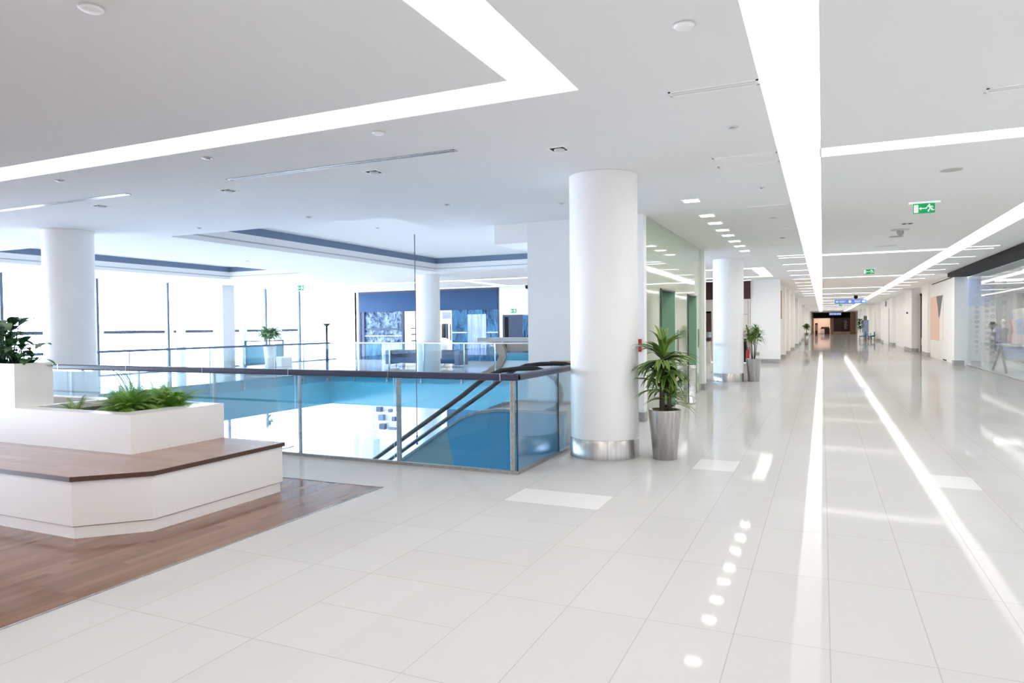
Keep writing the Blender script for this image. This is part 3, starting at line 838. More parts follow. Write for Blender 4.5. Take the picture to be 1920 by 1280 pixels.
# ------------------------------------------------------------------ fittings in the ceiling
def detector(x, y, label, r=.06, h=.02, z=CZ, m='white'):
    t = thing('smoke_detector', label, 'smoke detector', (x, y, z), 'ceiling detectors and sprinklers')
    MB().lathe([(r, z), (r, z - h * .4), (r * .8, z - h), (.001, z - h)], (x, y, 0), 28, cap=False).build('cover', m, t)
    MB().lathe([(r * 1.12, z - .002), (r * 1.12, z - .006), (r, z - .008)], (x, y, 0), 28, cap=False).build('base_ring', 'ltgrey', t)
def sprinkler(x, y, label, z=CZ, s=1.):
    t = thing('sprinkler', label, 'sprinkler', (x, y, z), 'ceiling detectors and sprinklers')
    MB().lathe([(.045 * s, z - .001), (.045 * s, z - .006), (.02 * s, z - .008)], (x, y, 0), 20, cap=False).build('rose', 'ltgrey', t)
    MB().lathe([(.012 * s, z - .006), (.012 * s, z - .014), (.022 * s, z - .017), (.001, z - .018)], (x, y, 0), 16, cap=False).build('head', 'ltgrey', t)
detector(-3.92, 2.72, 'round white smoke detector over the timber floor, inside the looped light', .065)
detector(-.80, 4.47, 'round white smoke detector between the looped light and the corridor trough', .065)
detector(-3.93, 5.61, 'round white smoke detector just outside the long arm of the looped light')
sprinkler(-6.2, 5.6, 'small sprinkler outside the looped light, second from its corner', s=1.4)
sprinkler(-8.76, 5.61, 'small sprinkler outside the looped light, farthest from its corner', s=1.4)
sprinkler(-.79, 6.96, 'small sprinkler beside the corridor trough, before the pair of grey slots', s=1.3)
sprinkler(-.78, 10.2, 'dark sprinkler beside the corridor trough, after the pair of grey slots', s=1.2)
sprinkler(-.8, 13.17, 'small sprinkler beside the corridor trough, level with the third downlight', s=1.2)
sprinkler(-.8, 16.3, 'tiny sprinkler beside the corridor trough, level with the sixth downlight', s=1.2)
sprinkler(-7.98, 9.31, 'tiny sprinkler at the middle of the coffer\'s near edge', s=1.2)
sprinkler(-10.6, 9.35, 'tiny sprinkler near the coffer corner, towards the leafy planter column', s=1.2)
sprinkler(-5.3, 9.33, 'tiny sprinkler between the coffer and the lift core', s=1.2)
sprinkler(-3.68, 10.06, 'tiny sprinkler over the escalator landing, next to the thick column', s=1.2)
sprinkler(-9.6, 13.6, 'tiny sprinkler in the raised coffer beside the hanging rod', CZ + .47, 1.2)
sprinkler(-14.6, 14.5, 'tiny sprinkler on the ceiling between the two coffers', s=1.4)
sprinkler(-15.2, 26.9, 'small sprinkler in front of the blue shop fascia', s=2.)
t = thing('ceiling_speaker', 'round grey speaker grille in the corridor ceiling before the green exit sign', 'speaker', (1.457, 10.1, CZ))
MB().lathe([(.13, CZ - .001), (.13, CZ - .006), (.12, CZ - .008)], (1.457, 10.1, 0), 32, cap=False).build('rim', 'ltgrey', t)
MB().lathe([(.12, CZ - .007), (.001, CZ - .0075)], (1.457, 10.1, 0), 32, cap=False).build('grille', 'grey', t)
t = thing('twin_spotlight', 'small twin dark spotlight in the corridor ceiling after the exit sign', 'ceiling light', (1.47, 15.1, CZ))
MB().box(1.37, 1.57, 15.03, 15.17, CZ - .012, CZ + .01).build('bezel', 'ltgrey', t)
for dx in (-.05, .05): MB().lathe([(.035, CZ - .02), (.035, CZ - .012)], (1.47 + dx, 15.1, 0), 20).build('lamp', 'black', t)
t = thing('security_camera', 'white dome camera hanging under the corridor ceiling after the twin spotlight', 'camera', (1.44, 16.05, CZ))
MB().lathe([(.17, CZ), (.17, CZ - .015), (.05, CZ - .03)], (1.44, 16.05, 0), 28, cap=False).build('mount', 'ltgrey', t)
MB().lathe([(.06, CZ - .03), (.07, CZ - .06), (.05, CZ - .11), (.001, CZ - .13)], (1.44, 16.05, 0), 24, cap=False).build('dome', 'grey', t)
t = thing('ceiling_speaker', 'round grey speaker grille in the corridor ceiling behind the dome camera', 'speaker', (1.47, 17.3, CZ))
MB().lathe([(.14, CZ - .001), (.14, CZ - .008), (.001, CZ - .009)], (1.47, 17.3, 0), 32, cap=False).build('grille', 'grey', t)
t = thing('access_hatch', 'flat grey rectangular hatch in the corridor ceiling before the second cross light', 'hatch', (1.43, 19.3, CZ))
MB().box(1.2, 1.66, 19.2, 19.4, CZ - .008, CZ).build('panel', 'ltgrey', t)
t = thing('security_camera', 'tiny dark dome camera on the ceiling near the navy door', 'camera', (-12.3, 29.0, CZ))
MB().lathe([(.12, CZ), (.12, CZ - .05)], (-12.3, 29., 0), 20).build('mount', 'dark', t); MB().ball((-12.3, 29., CZ - .09), .09).build('dome', 'black', t)
t = thing('security_camera', 'dark dome camera with its cover hanging from the corridor ceiling before the blue sign', 'camera', (2.05, 52, CZ))
MB().lathe([(.12, CZ), (.12, CZ - .06)], (2.05, 52, 0), 20).build('mount', 'dark', t); MB().ball((2.05, 52, CZ - .13), .13).build('dome', 'black', t)

def gimbal(x, y, label):
    t = thing('recessed_spotlight', label, 'ceiling light', (x, y, CZ), 'unlit recessed spotlights')
    f = MB()
    for (a, b, c, d) in ((-.105, -.08, -.105, .105), (.08, .105, -.105, .105), (-.08, .08, -.105, -.08), (-.08, .08, .08, .105)):
        f.box(x + a, x + b, y + c, y + d, CZ - .006, CZ + .004)
    f.build('frame', 'white', t)
    MB().box(x - .08, x + .08, y - .08, y + .08, CZ - .004, CZ - .001).build('housing', 'black', t)
    MB().lathe([(.055, CZ - .005), (.06, CZ - .02), (.045, CZ - .024), (.001, CZ - .018)], (x + .01, y, 0), 24, cap=False).build('lamp', 'ltgrey', t)
for (x, y), lb in zip(((-2.58, 6.98), (-4.98, 6.99), (-7.41, 7.03), (-10.02, 7.02)), ('nearest the thick column', 'second from the thick column', 'third from the thick column', 'above the far end of the planter bench')):
    gimbal(x, y, 'square black recessed spotlight over the near railing, ' + lb)

def diffuser(x0, x1, y, w, label, m='ltgrey', dark=True):
    t = thing('air_or_light_slot', label, 'air vent', ((x0 + x1) / 2, y, CZ), 'slot air diffusers')
    f = MB()
    f.box(x0, x1, y - w / 2, y - w / 2 + .018, CZ - .007, CZ); f.box(x0, x1, y + w / 2 - .018, y + w / 2, CZ - .007, CZ)
    f.box(x0, x0 + .018, y - w / 2, y + w / 2, CZ - .007, CZ); f.box(x1 - .018, x1, y - w / 2, y + w / 2, CZ - .007, CZ)
    f.box(x0, x1, y - .006, y + .006, CZ - .006, CZ); f.build('frame', m, t)
    MB().box(x0 + .018, x1 - .018, y - w / 2 + .018, y + w / 2 - .018, CZ - .003, CZ - .001).build('slots', 'dark' if dark else 'ltgrey', t)
diffuser(-6.87, -3.59, 6.53, .09, 'long thin grey air slot in the ceiling above the near railing', 'steelh')
diffuser(-12.1, -8.8, 6.58, .09, 'long thin air slot in the ceiling near the leafy planter column', 'steelh')
for y, lb in ((5.75, 'closest to the looped light'), (8.2, 'first of the close pair'), (8.67, 'second of the close pair'), (11.76, 'just past the close pair'), (14.84, 'beyond the fourth downlight'), (17.8, 'just before the lit slots start')):  # switched-off light slots, built like the air vents
    diffuser(-1.15, -.455, y, .12 if y < 6 else .09, 'short switched-off light slot butting against the corridor trough, ' + lb, 'white', False)
diffuser(1.22, 2.6, 6.8, .12, 'short pale air slot between the two corridor troughs, in front of the first cross light', 'white', False)
diffuser(-22, -18.6, 23.4, .1, 'thin air slot in the far gallery ceiling over the window side', 'steelh')
diffuser(-14.6, -10.6, 23.9, .1, 'thin air slot in the far gallery ceiling near the navy door', 'steelh')

# exit signs
def exit_sign(x0, x1, y, z0, z1, label, hang=True, man=True):
    t = thing('exit_sign', label, 'exit sign', ((x0 + x1) / 2, y, z1), 'green exit signs')
    w, h = x1 - x0, z1 - z0
    if hang: MB().box(x0 - w * .2, x1 + w * .25, y - .03, y + .03, z1 + .004, z1 + .03).build('lamp_housing', 'litlamp' if False else 'signwhite', t)
    MB().box(x0, x1, y - .006, y + .006, z0, z1 + .004).build('face', 'signgreen', t)
    p = MB(); yy = y - .009
    def quad(pts): p.face([(x0 + u * w, yy, z0 + v * h) for u, v in pts])
    quad([(.03, .09), (.24, .09), (.24, .91), (.03, .91)])
    quad([(.36, .45), (.63, .45), (.63, .55), (.36, .55)]); quad([(.26, .5), (.37, .32), (.37, .68)])
    if man:
        cx, cz = .74, .87
        p.face([(x0 + (cx + .04 * math.cos(a)) * w, yy, z0 + (cz + .085 * math.sin(a)) * h) for a in [2 * PI * k / 14 for k in range(14)]])
        quad([(.66, .80), (.76, .78), (.86, .52), (.76, .46)])            # trunk
        quad([(.66, .80), (.70, .74), (.66, .58), (.63, .62)]); quad([(.63, .62), (.66, .58), (.60, .50), (.58, .56)])   # fore arm
        quad([(.80, .76), (.90, .70), (.93, .58), (.90, .55), (.86, .64), (.78, .68)])  # rear arm
        quad([(.76, .50), (.70, .34), (.66, .30), (.68, .12), (.73, .12), (.73, .28), (.79, .38)])  # front leg
        quad([(.84, .54), (.90, .38), (.97, .34), (.97, .26), (.84, .26), (.80, .42)])  # rear leg
    p.build('pictogram', 'signwhite', t, recalc=False)
exit_sign(1.305, 1.602, 12.57, 3.37, 3.52, 'green running-man exit sign nearest in the corridor, arrow towards the door')
exit_sign(1.305, 1.64, 27.1, 3.37, 3.535, 'green exit sign farther along the corridor, before the third cross light')
exit_sign(1.3, 1.7, 72, 3.3, 3.5, 'tiny green exit sign far down the corridor beyond the blue hanging sign')
exit_sign(-13.63, -13.29, 29.97, 2.32, 2.50, 'green exit sign on the white wall above the navy door', False)
exit_sign(-20.6, -20.2, 23.2, 3.29, 3.51, 'faint green exit sign washed out before the bright gallery windows')

# blue hanging direction signs over the corridor
def hang_sign(x0, x1, y, z0, z1, label):
    t = thing('direction_sign', label, 'sign', ((x0 + x1) / 2, y, z1), 'blue hanging signs')
    MB().box(x0, x1, y - .04, y + .04, z0, z1).build('board', 'signblue', t)
    p = MB(); w = x1 - x0; h = z1 - z0
    for a, b, c, d in ((.04, .12, .3, .7), (.15, .36, .55, .7), (.15, .32, .3, .42), (.62, .82, .55, .7), (.62, .78, .3, .42), (.86, .95, .3, .7)):
        p.face([(x0 + a * w, y - .045, z0 + c * h), (x0 + b * w, y - .045, z0 + c * h), (x0 + b * w, y - .045, z0 + d * h), (x0 + a * w, y - .045, z0 + d * h)])
    p.face([(x0 + .48 * w + .11 * math.cos(2 * PI * k / 20), y - .045, (z0 + z1) / 2 + .11 * math.sin(2 * PI * k / 20)) for k in range(20)])
    p.build('marking', 'signwhite', t, recalc=False)
    for x in (x0 + .3, x1 - .3): MB().tube([(x, y, z1), (x, y, CZ)], .01, 6).build('hanger', 'steelh', t)
hang_sign(.86, 3.06, 59, 3.18, 3.5, 'wide pale blue direction sign hanging across the corridor ceiling')
hang_sign(.9, 2.5, 112, 2.9, 3.25, 'small blue sign hanging at the far end of the corridor')

# ------------------------------------------------------------------ far gallery: blue shop, navy door, furniture
t = thing('storefront', 'dark blue shopfront with mirrored film panels across the atrium', 'shopfront', (-18, 30, 0))
MB().box(SX0 + .12, SX1 - .08, YB - .05, YB + .1, 2.5, 3.44).build('fascia', 'fasciablue', t)
f = MB(); f.box(SX0, SX0 + .12, YB - .02, YB + .1, 0, 3.46); f.box(SX1 - .08, SX1, YB - .02, YB + .1, 0, 3.46); f.box(SX0, SX1, YB - .02, YB + .1, 3.44, CZ)
f.box(-22.22, -22.05, YB - .06, YB + .1, 0, 2.5); f.box(-19.72, -19.64, YB - .06, YB + .1, 0, 2.5); f.build('frame', 'navy', t)
MB().box(-22.05, -19.72, YB - .01, YB + .02, .85, 2.5).build('window_film', 'filmcrinkle', t)
MB().box(-22.05, -19.72, YB - .03, YB + .02, 1.56, 1.64).build('window_bar', 'navy', t)
MB().box(-22.05, -21.0, YB - .01, YB + .02, 0, .85).build('window_film', 'filmdark', t)
MB().box(-21.0, -19.72, YB - .01, YB + .02, 0, .85).build('window_film', 'filmlight', t)
MB().box(-22.05, -19.72, YB - .035, YB + .02, 1.22, 1.26).build('ledge', 'white', t)
f = MB(); f.box(-16.81, -15.93, YB - .01, YB + .02, 0, 2.5); f.box(-15.93, -14.88, YB + .02, YB + .05, 0, 2.5); f.box(-14.88, -14.26, YB - .01, YB + .02, 0, 2.5)
f.build('window_film', 'filmdark', t)
MB().box(-15.91, -14.89, YB - .03, YB + .01, .29, 2.28).build('window_film', 'filmlight', t)
f = MB(); f.box(-16.81, -15.95, YB - .04, YB + .02, 1.37, 1.42); f.box(-14.87, -14.26, YB - .04, YB + .02, 1.37, 1.42); f.box(-16.84, -16.79, YB - .03, YB + .02, 0, 2.52)
f.box(-17.6, -16.8, YB - .03, YB + .02, 2.49, 2.53); f.build('ledge', 'white', t)
# inside of the blue shop
sr = MB(); sr.box(-22.6, -14, 33.6, 33.7, 0, CZ); sr.box(-22.7, -22.6, YB, 33.7, 0, CZ); sr.box(-14.1, -14., YB + .2, 33.7, 0, CZ); sr.box(-22.6, -14.1, YB + .1, 33.6, 3.4, 3.5)
sr.box(-22.6, -14.1, YB, 33.6, -.1, 0.); struct('wall_shop_interior', sr, 'white')
tag(MB().box(-21, -15.5, 31., 33, 3.36, 3.395).build('shop_light_panel', 'shoplamp'), 'bright ceiling light panel inside the blue shop', 'ceiling light')
t = thing('clothes_rail', 'rail of hanging clothes inside the entrance of the blue shop', 'clothes rail', (-18.2, 32, 0))
b = MB()
for x in (-18.6, -17.7): b.tube([(x, 32, 0), (x, 32, 2.0)], .02, 8)
b.tube([(-18.6, 32, 1.98), (-17.7, 32, 1.98)], .02, 8); b.build('rail', 'chrome', t)
for k, mm in enumerate(('white', 'dark', 'goods', 'white', 'dark')):
    x = -18.5 + k * .17
    MB().prism([(x - .06, 31.8), (x + .06, 31.8), (x + .08, 32.2), (x - .08, 32.2)], .95, 1.85).build('garment', mm, t)
tag(MB().box(-18.5, -17.75, 31.98, 32.02, 2.1, 2.48).build('hanging_banner', 'paleblue'), 'pale grey-blue panel above the clothes rail in the shop entrance', 'panel')
t = thing('display_table', 'round cream display mound in the blue shop entrance', 'display', (-18.1, 31.4, 0))
MB().lathe([(.38, 0), (.4, .7), (.3, 1.0), (.1, 1.1), (.001, 1.1)], (-18.1, 31.4, 0), 24, cap=False).build('mound', 'beige', t)
t = thing('hanging_stand', 'thin dark display stand with two tiers in the shop entrance', 'stand', (-19.3, 30.6, 0))
b = MB(); b.tube([(-19.3, 30.6, 0), (-19.3, 30.6, 1.62)], .015, 6); b.box(-19.5, -19.1, 30.45, 30.75, 1.6, 1.64); b.build('pole', 'dark', t)
for z in (.95, 1.28): MB().lathe([(.22, z), (.24, z + .05), (.001, z + .06)], (-19.3, 30.6, 0), 20).build('tier', 'goods', t)
# navy door
t = thing('door_1', '', '', (-13.45, 30, 0)); del t['label']; del t['category']; t['kind'] = 'structure'
f = MB(); f.box(-14.0, -13.9, 29.96, 30, 0, 2.22); f.box(-12.98, -12.88, 29.96, 30, 0, 2.22); f.box(-13.9, -12.98, 29.96, 30, 2.12, 2.22); f.build('door_frame', 'navy', t)
MB().box(-13.9, -13.69, 29.975, 29.99, 0, 2.12).build('side_gap', 'black', t)
d = MB().box(-13.69, -12.98, 29.965, 29.99, 0, 2.12).build('door_leaf', 'navy', t)
f = MB().box(-13.59, -13.33, 29.955, 29.966, 1.24, 1.94).build('vision_frame', 'laminate', d)
MB().box(-13.54, -13.38, 29.95, 29.957, 1.29, 1.89).build('vision_pane', 'grey', d)
MB().tube([(-13.2, 29.96, 1.05), (-13.2, 29.92, 1.05), (-13.1, 29.92, 1.05)], .012, 6).build('door_handle', 'dark', d)
MB().box(-12.95, -12.55, 29.93, 29.99, 0, 2.2).build('mirror_panel', 'filmdark', t)

# benches in the gallery
def bench(x0, x1, y, label, arm):
    t = thing('gallery_sofa', label, 'sofa', ((x0 + x1) / 2, y, 0), 'navy gallery sofas')
    MB().box(x0, x1, y - .3, y + .3, .16, .36, .03).build('seat', 'navyfab', t)
    MB().box(x0, x1, y + .3, y + .42, .16, .70, .03).build('backrest', 'navy', t)
    ax = x1 - .22 if arm > 0 else x0
    MB().box(ax, ax + .24, y - .34, y + .42, .10, .70, .03).build('armrest', 'goods' if arm > 0 else 'navy', t)
    for px in (x0 + .1, x1 - .1):
        for py in (y - .24, y + .34): MB().tube([(px, py, 0), (px, py, .17)], .02, 8).build('leg', 'chrome', t)
bench(-17.1, -15.4, 25., 'dark navy sofa across the atrium, half behind the two-storey column', -1)
bench(-14.7, -13.5, 25., 'dark navy sofa with a tall end, between the two-storey column and the kiosk', 1)
# kiosk with sloping grey top
t = thing('kiosk', 'kiosk with a broad grey counter top and curved leg behind the far railing', 'kiosk', (-10.4, 22.6, 0))
MB().prism([(-11.45, 22.3), (-9.3, 22.3), (-9.2, 23.3), (-11.2, 23.3)], 1.12, 1.26).build('counter_top', 'grey', t)
pr = [(-11.15, 1.12), (-10.75, .85), (-10.62, .6), (-10.75, .35), (-11.1, .1), (-11.35, 0), (-10.9, 0), (-10.55, .2), (-10.35, .55), (-10.4, .85), (-10.6, 1.12)]
MB().prism_xz(pr, 22.4, 22.6).build('curved_leg', 'tan', t)
MB().box(-10.6, -9.4, 22.5, 23.2, .0, .45).build('base_cabinet', 'laminate', t)
MB().box(-10.4, -9.4, 22.45, 23.1, .45, .72).build('drawer_unit', 'teal', t)
MB().box(-10.4, -9.3, 22.6, 23.1, .78, 1.08).build('back_panel', 'tan', t)
# uplighter lamp
t = thing('floor_lamp', 'dark slender uplighter lamp standing at the corner of the far railing', 'floor lamp', (-17.62, 21.5, 0))
MB().lathe([(.16, 0), (.16, .02), (.03, .04)], (-17.62, 21.5, 0), 24).build('base', 'dark', t)
MB().lathe([(.05, .04), (.042, 1.74)], (-17.62, 21.5, 0), 12).build('pole', 'dark', t)
MB().lathe([(.03, 1.72), (.07, 1.76), (.18, 1.85), (.16, 1.85), (.02, 1.78)], (-17.62, 21.5, 0), 24, cap=False).build('shade', 'dark', t)
# low teal screen and white stool by the windows
t = thing('glass_screen', 'low teal glass screen with thin rails in front of the gallery windows', 'screen', (-23, 23.6, 0))
MB().box(-22.98, -22.96, 22.6, 24.9, .15, .95).build('panel', 'teal', t)
b = MB()
for y in (22.6, 24.9): b.box(-23, -22.94, y - .03, y + .03, 0, 1.15)
b.box(-23, -22.94, 22.6, 24.9, 1.1, 1.15); b.box(-23, -22.94, 22.6, 24.9, .1, .15); b.build('frame', 'frame', t)
tag(MB().box(-22.3, -21.5, 23.2, 23.9, 0, .42, .03).build('white_stool', 'laminate'), 'low white cube seat near the teal screen by the windows', 'stool')

# ------------------------------------------------------------------ storey below
t = thing('display_shelf', 'white shelf unit with dark goods on the storey below', 'shelf', (-18.4, 26.3, LZ))
f = MB()
for z in (-3.0, -2.6, -2.2, -1.8): f.box(-19.1, -17.6, 26.2, 26.6, z - .03, z)
f.box(-19.15, -19.1, 26.2, 26.6, LZ, -1.5); f.box(-17.6, -17.55, 26.2, 26.6, LZ, -1.5); f.build('carcass', 'white', t)
goods = [(-18.75, -2.2, .25, .22), (-18.65, -2.6, .28, .26), (-18.6, -3.0, .3, .25), (-18.1, -3.0, .35, .1), (-17.9, -2.6, .16, .2), (-18.1, -2.2, .15, .15)]
for i, (x, z, w_, h_) in enumerate(goods):
    tag(MB().box(x, x + w_, 26.25, 26.45, z, z + h_, .01).build('boxed_item', 'goods' if i % 2 else 'navy'), '%s shop item %s of the lower shelf' % ('grey-blue' if i % 2 else 'dark navy', ('alone on the third board', 'over the long board', 'bulkiest, on the lowest board', 'lying flat on the lowest board', 'standing tall on the second board', 'smallest, on the third board')[i]), 'shop item', 'goods on the lower shelf')
tag(MB().box(-19.1, -18.45, 25.6, 26.1, LZ, -3.4, .02).build('blue_plinth', 'paleblue'), 'pale blue display plinth standing below the shelf on the lower storey', 'plinth')
tag(MB().box(-19.8, -19.5, 25.6, 26.0, LZ, -3.0, .02).build('pale_plinth', 'ltgrey'), 'taller pale grey plinth beside the blue one on the lower storey', 'plinth')
tag(MB().box(-20., -19.5, 26.4, 26.6, LZ, SB).build('lower_pier', 'plaster_flat'), 'pale pier beside the lower shop window, under the gallery', 'pier')
tag(MB().box(-15.15, -13.6, 26.5, 26.6, -3.4, -1.9).build('dark_window', 'filmdark'), 'dark blue display window on the lower storey beside the escalator', 'window')
t = thing('display_shelf', 'second white shelf on the lower storey, right against the dark display window', 'shelf', (-15.8, 26.4, LZ))
f = MB()
for z in (-3.0, -2.6, -2.2): f.box(-16.3, -15.3, 26.2, 26.6, z - .03, z)
f.build('boards', 'white', t); g = MB(); g.box(-15.7, -15.45, 26.25, 26.4, -2.6, -2.42); g.build('goods', 'goods', t)
for x in (-20, -14, -8):  # unseen panels added to light the lower floor
    tag(MB().box(x - .6, x + .6, 22.5, 25.5, SB - .04, SB - .002).build('added_panel_light', 'shoplamp'), 'added white light panel under the far gallery, out of view, %s' % {-20: 'beside the windows', -14: 'above the shelf with dark goods', -8: 'behind the escalator'}[x], 'ceiling light', 'added lower storey light panels')

# ------------------------------------------------------------------ left shop beyond the second column
t = thing('storefront', 'cream shopfront with a maroon sign behind the second column', 'shopfront', (-3.7, 31.2, 0))
MB().box(-6.5, -2.82, 31.1, 31.2, 2.75, 3.58 - .05).build('sign_board', 'maroon', t)
MB().box(-6.5, -4.44, 31.14, 31.2, 2.24, 2.75).build('header', 'beige', t)
MB().box(-4.44, -2.84, 31.14, 31.2, .05, 2.75).build('panel', 'beige', t)
f = MB(); f.box(-2.93, -2.9, 31.12, 31.16, 0, 2.75); f.box(-3.4, -2.9, 31.12, 31.15, 2.08, 2.11); f.build('frame', 'grey', t)
MB().box(-6.5, -4.46, 31.16, 31.2, 1.1, 2.24).build('menu_mirror', 'chrome', t)
f = MB(); f.box(-4.66, -4.46, 31.13, 31.16, 1.34, 2.24); f.box(-6.5, -4.46, 31.13, 31.16, 2.16, 2.24); f.build('picture_frame', 'brown', t)
MB().box(-6.5, -4.46, 30.7, 31.16, .94, 1.06).build('counter_top', 'maroon', t)
MB().box(-6.5, -4.46, 30.75, 31.16, 0, .94).build('counter', 'beige', t)
t = thing('fire_extinguisher', 'red fire extinguisher half hidden behind the second column', 'fire extinguisher', (-2.98, 30.95, 0))
MB().lathe([(.07, .05), (.08, .07), (.08, .50), (.05, .58), (.02, .6)], (-2.93, 30.95, 0), 20).build('cylinder', 'red', t)
MB().box(-3.15, -2.96, 30.9, 31.05, .03, 1.05, .03).build('stand', 'black', t)
MB().tube([(-2.93, 30.95, .6), (-2.93, 30.95, .68), (-2.86, 30.93, .66), (-2.85, 30.93, .4)], .012, 6).build('hose', 'rubber', t)
tag(MB().box(-2.62, -2.46, 31.18, 31.2, .32, .46).build('socket_plate', 'steelh'), 'small grey socket plate low on the white wall behind the slim pot', 'socket')

# ------------------------------------------------------------------ corridor walls
wl_ = MB(); bl = MB()
XL = -1.64
wl_.box(-2.82, XL, 31.2, 31.7, 0, CZ); bl.box(-2.4, XL + .006, 31.19, 31.7, 0, .17)
wl_.box(-2.2, -1.98, 31.7, END, 0, CZ)
piers = [(35.8, 36.5), (40.6, 41.6), (46.8, 48.2), (55.5, 57.), (61.5, 62.5), (76, 78), (90, 92), (105, 107), (119, END)]
for a, b in piers:
    wl_.box(-2.0, XL, a, b, 0, CZ); bl.box(-2.0, XL + .006, a - .008, b, 0, .17)
wl_.box(-3.0, -2.82, 31.4, 31.6, 0, CZ)
struct('wall_left', wl_, 'white'); struct('baseboard_left', bl, 'steelh')
for i, (a, b, z0, z1, mm, lb) in enumerate(((31.9, 35.6, .1, 3.3, 'beige', 'beige shopfront panel in the first recess past the white corner wall'), (36.7, 40.4, .1, 3.2, 'beige', 'beige shopfront panel in the second recess past the white corner wall'),
        (48.4, 55.3, .1, 3.3, 'ltgrey', 'grey shopfront panel in a recess farther along the pots side'))):
    t = thing('recessed_storefront', lb, 'shop panel', (-1.97, a, 0), 'recessed shop panels')
    MB().box(-1.98, -1.95, a, b, z0, z1).build('panel', mm, t)
    MB().box(-1.98, -1.90, a, b, z1, z1 + .12).build('header', 'grey', t)
t = thing('wall_sign', 'small framed grey sign projecting in the first recess on the pots side', 'sign', (-1.8, 34, 2.4))
MB().box(-1.95, -1.72, 34.2, 34.25, 1.95, 3.2).build('board', 'tan', t); MB().box(-1.95, -1.70, 34.18, 34.27, 1.9, 1.95).build('edge', 'grey', t)

wr = MB(); br = MB(); XR = 5.02
wr.box(4.62, 5.05, 31.15, 31.55, 0, CZ); br.box(4.612, 4.95, 31.142, 31.55, 0, .19)
wr.box(4.78, 5.05, 31.55, 38.9, 0, CZ)
rp = [(38.9, 41.0), (45.4, 49.2), (57.8, 60.), (66, 68.5), (73, 75), (86, 88), (98, 100), (110, 112)]
for a, b in rp:
    wr.box(4.66, 5.1, a, b, 0, CZ); br.box(4.652, 5.0, a - .008, b, 0, .19)
wr.box(5.0, 5.2, 49.2, END, 0, CZ); wr.box(4.9, 5.2, 49.2, 57.8, 0, CZ)
wr.box(5.02, 5.2, 41.0, 43.4, 0, CZ)
wr.box(5.05, 5.2, 43.4, 45.4, 3.2, CZ)
struct('wall_corridor', wr, 'white'); struct('baseboard_right', br, 'steelh')
# dark open shop between two piers
ds = MB(); ds.box(6.6, 6.7, 43.3, 45.5, 0, CZ); ds.box(5.06, 6.6, 45.41, 45.5, 0, CZ); ds.box(5.2, 6.6, 43.3, 43.4, 0, CZ); ds.box(5.05, 6.6, 43.4, 45.4, -.1, 0); ds.box(5.05, 6.6, 43.4, 45.4, 3.2, 3.3)
struct('wall_dark_shop', ds, 'brown')
t = thing('display_rack', 'dark tall display rack in the open shop between two white piers', 'rack', (5.5, 44.4, 0))
MB().box(5.12, 5.9, 43.45, 45.3, .3, 2.6).build('rack_body', 'black', t); MB().box(5.1, 5.12, 43.7, 45.1, .35, .8).build('goods', 'ltgrey', t); MB().box(5.12, 5.9, 43.45, 45.3, 0, .3).build('base', 'dark', t)
# poster on the hoarding
t = thing('poster', 'tall peach poster with a grey wedge on the white hoarding', 'poster', (4.77, 36.8, .85))
MB().box(4.765, 4.78, 35.0, 38.75, .84, 2.86).build('sheet', 'peach', t)
MB().box(4.763, 4.765, 35.0, 35.9, .84, 2.86).build('blank_strip', 'white', t)
b = MB(); b.face([(4.7615, 35.0, 2.84), (4.7615, 36.9, 2.86), (4.7615, 36.4, 2.3), (4.7615, 36.15, 1.9), (4.7615, 35.95, 1.85), (4.7615, 35.75, 2.0)]); b.build('grey_wedge', 'charcoal', t, recalc=False)
tag(MB().box(4.775, 4.79, 34.1, 35.0, .02, .07).build('door_gap', 'black'), 'dark gap under the hoarding door beside the poster', 'gap')
tag(MB().box(4.77, 4.785, 32.3, 38.4, CZ - .1, CZ - .05).build('ceiling_track', 'brown'), 'thin dark track along the top of the white hoarding', 'track')
# grey door, small dark signs and doors farther on
t = thing('corridor_door', 'tall pale grey double door far along the shopfront side', 'door', (4.88, 59, 0), None)
MB().box(4.66, 4.67, 60.2, 65.5, 0, 2.75).build('door_leaf', 'ltgrey', t); MB().box(4.64, 4.67, 60.1, 60.3, 0, 2.8).build('frame', 'grey', t); MB().box(4.655, 4.99, 60.2, 65.5, 0., 3.5).build('wall_panel', 'white', t)
tag(MB().box(4.62, 4.65, 62.4, 63.4, 3.0, 3.4).build('plaque', 'dark'), 'small dark plaque high above the pale grey double door', 'plaque')
t = thing('corridor_door', 'dark grey open doorway beyond the pale double door', 'door', (4.95, 70, 0), None)
MB().box(4.985, 5.0, 75.3, 80, 0, 2.7).build('door_leaf', 'charcoal', t); MB().box(4.97, 5.0, 80, 81, 0, 2.8).build('frame', 'beige', t)
for y, lb in ((42.6, 'before the dark open shop'), (47.5, 'on the pier beyond the dark open shop')):
    tag(MB().box(4.60 if y > 45 else 4.98, 4.66 if y > 45 else 5.02, y - .12, y + .12, 2.2, 2.3).build('wall_light', 'black'), 'small black wall fitting ' + lb, 'wall light', 'black wall fittings')
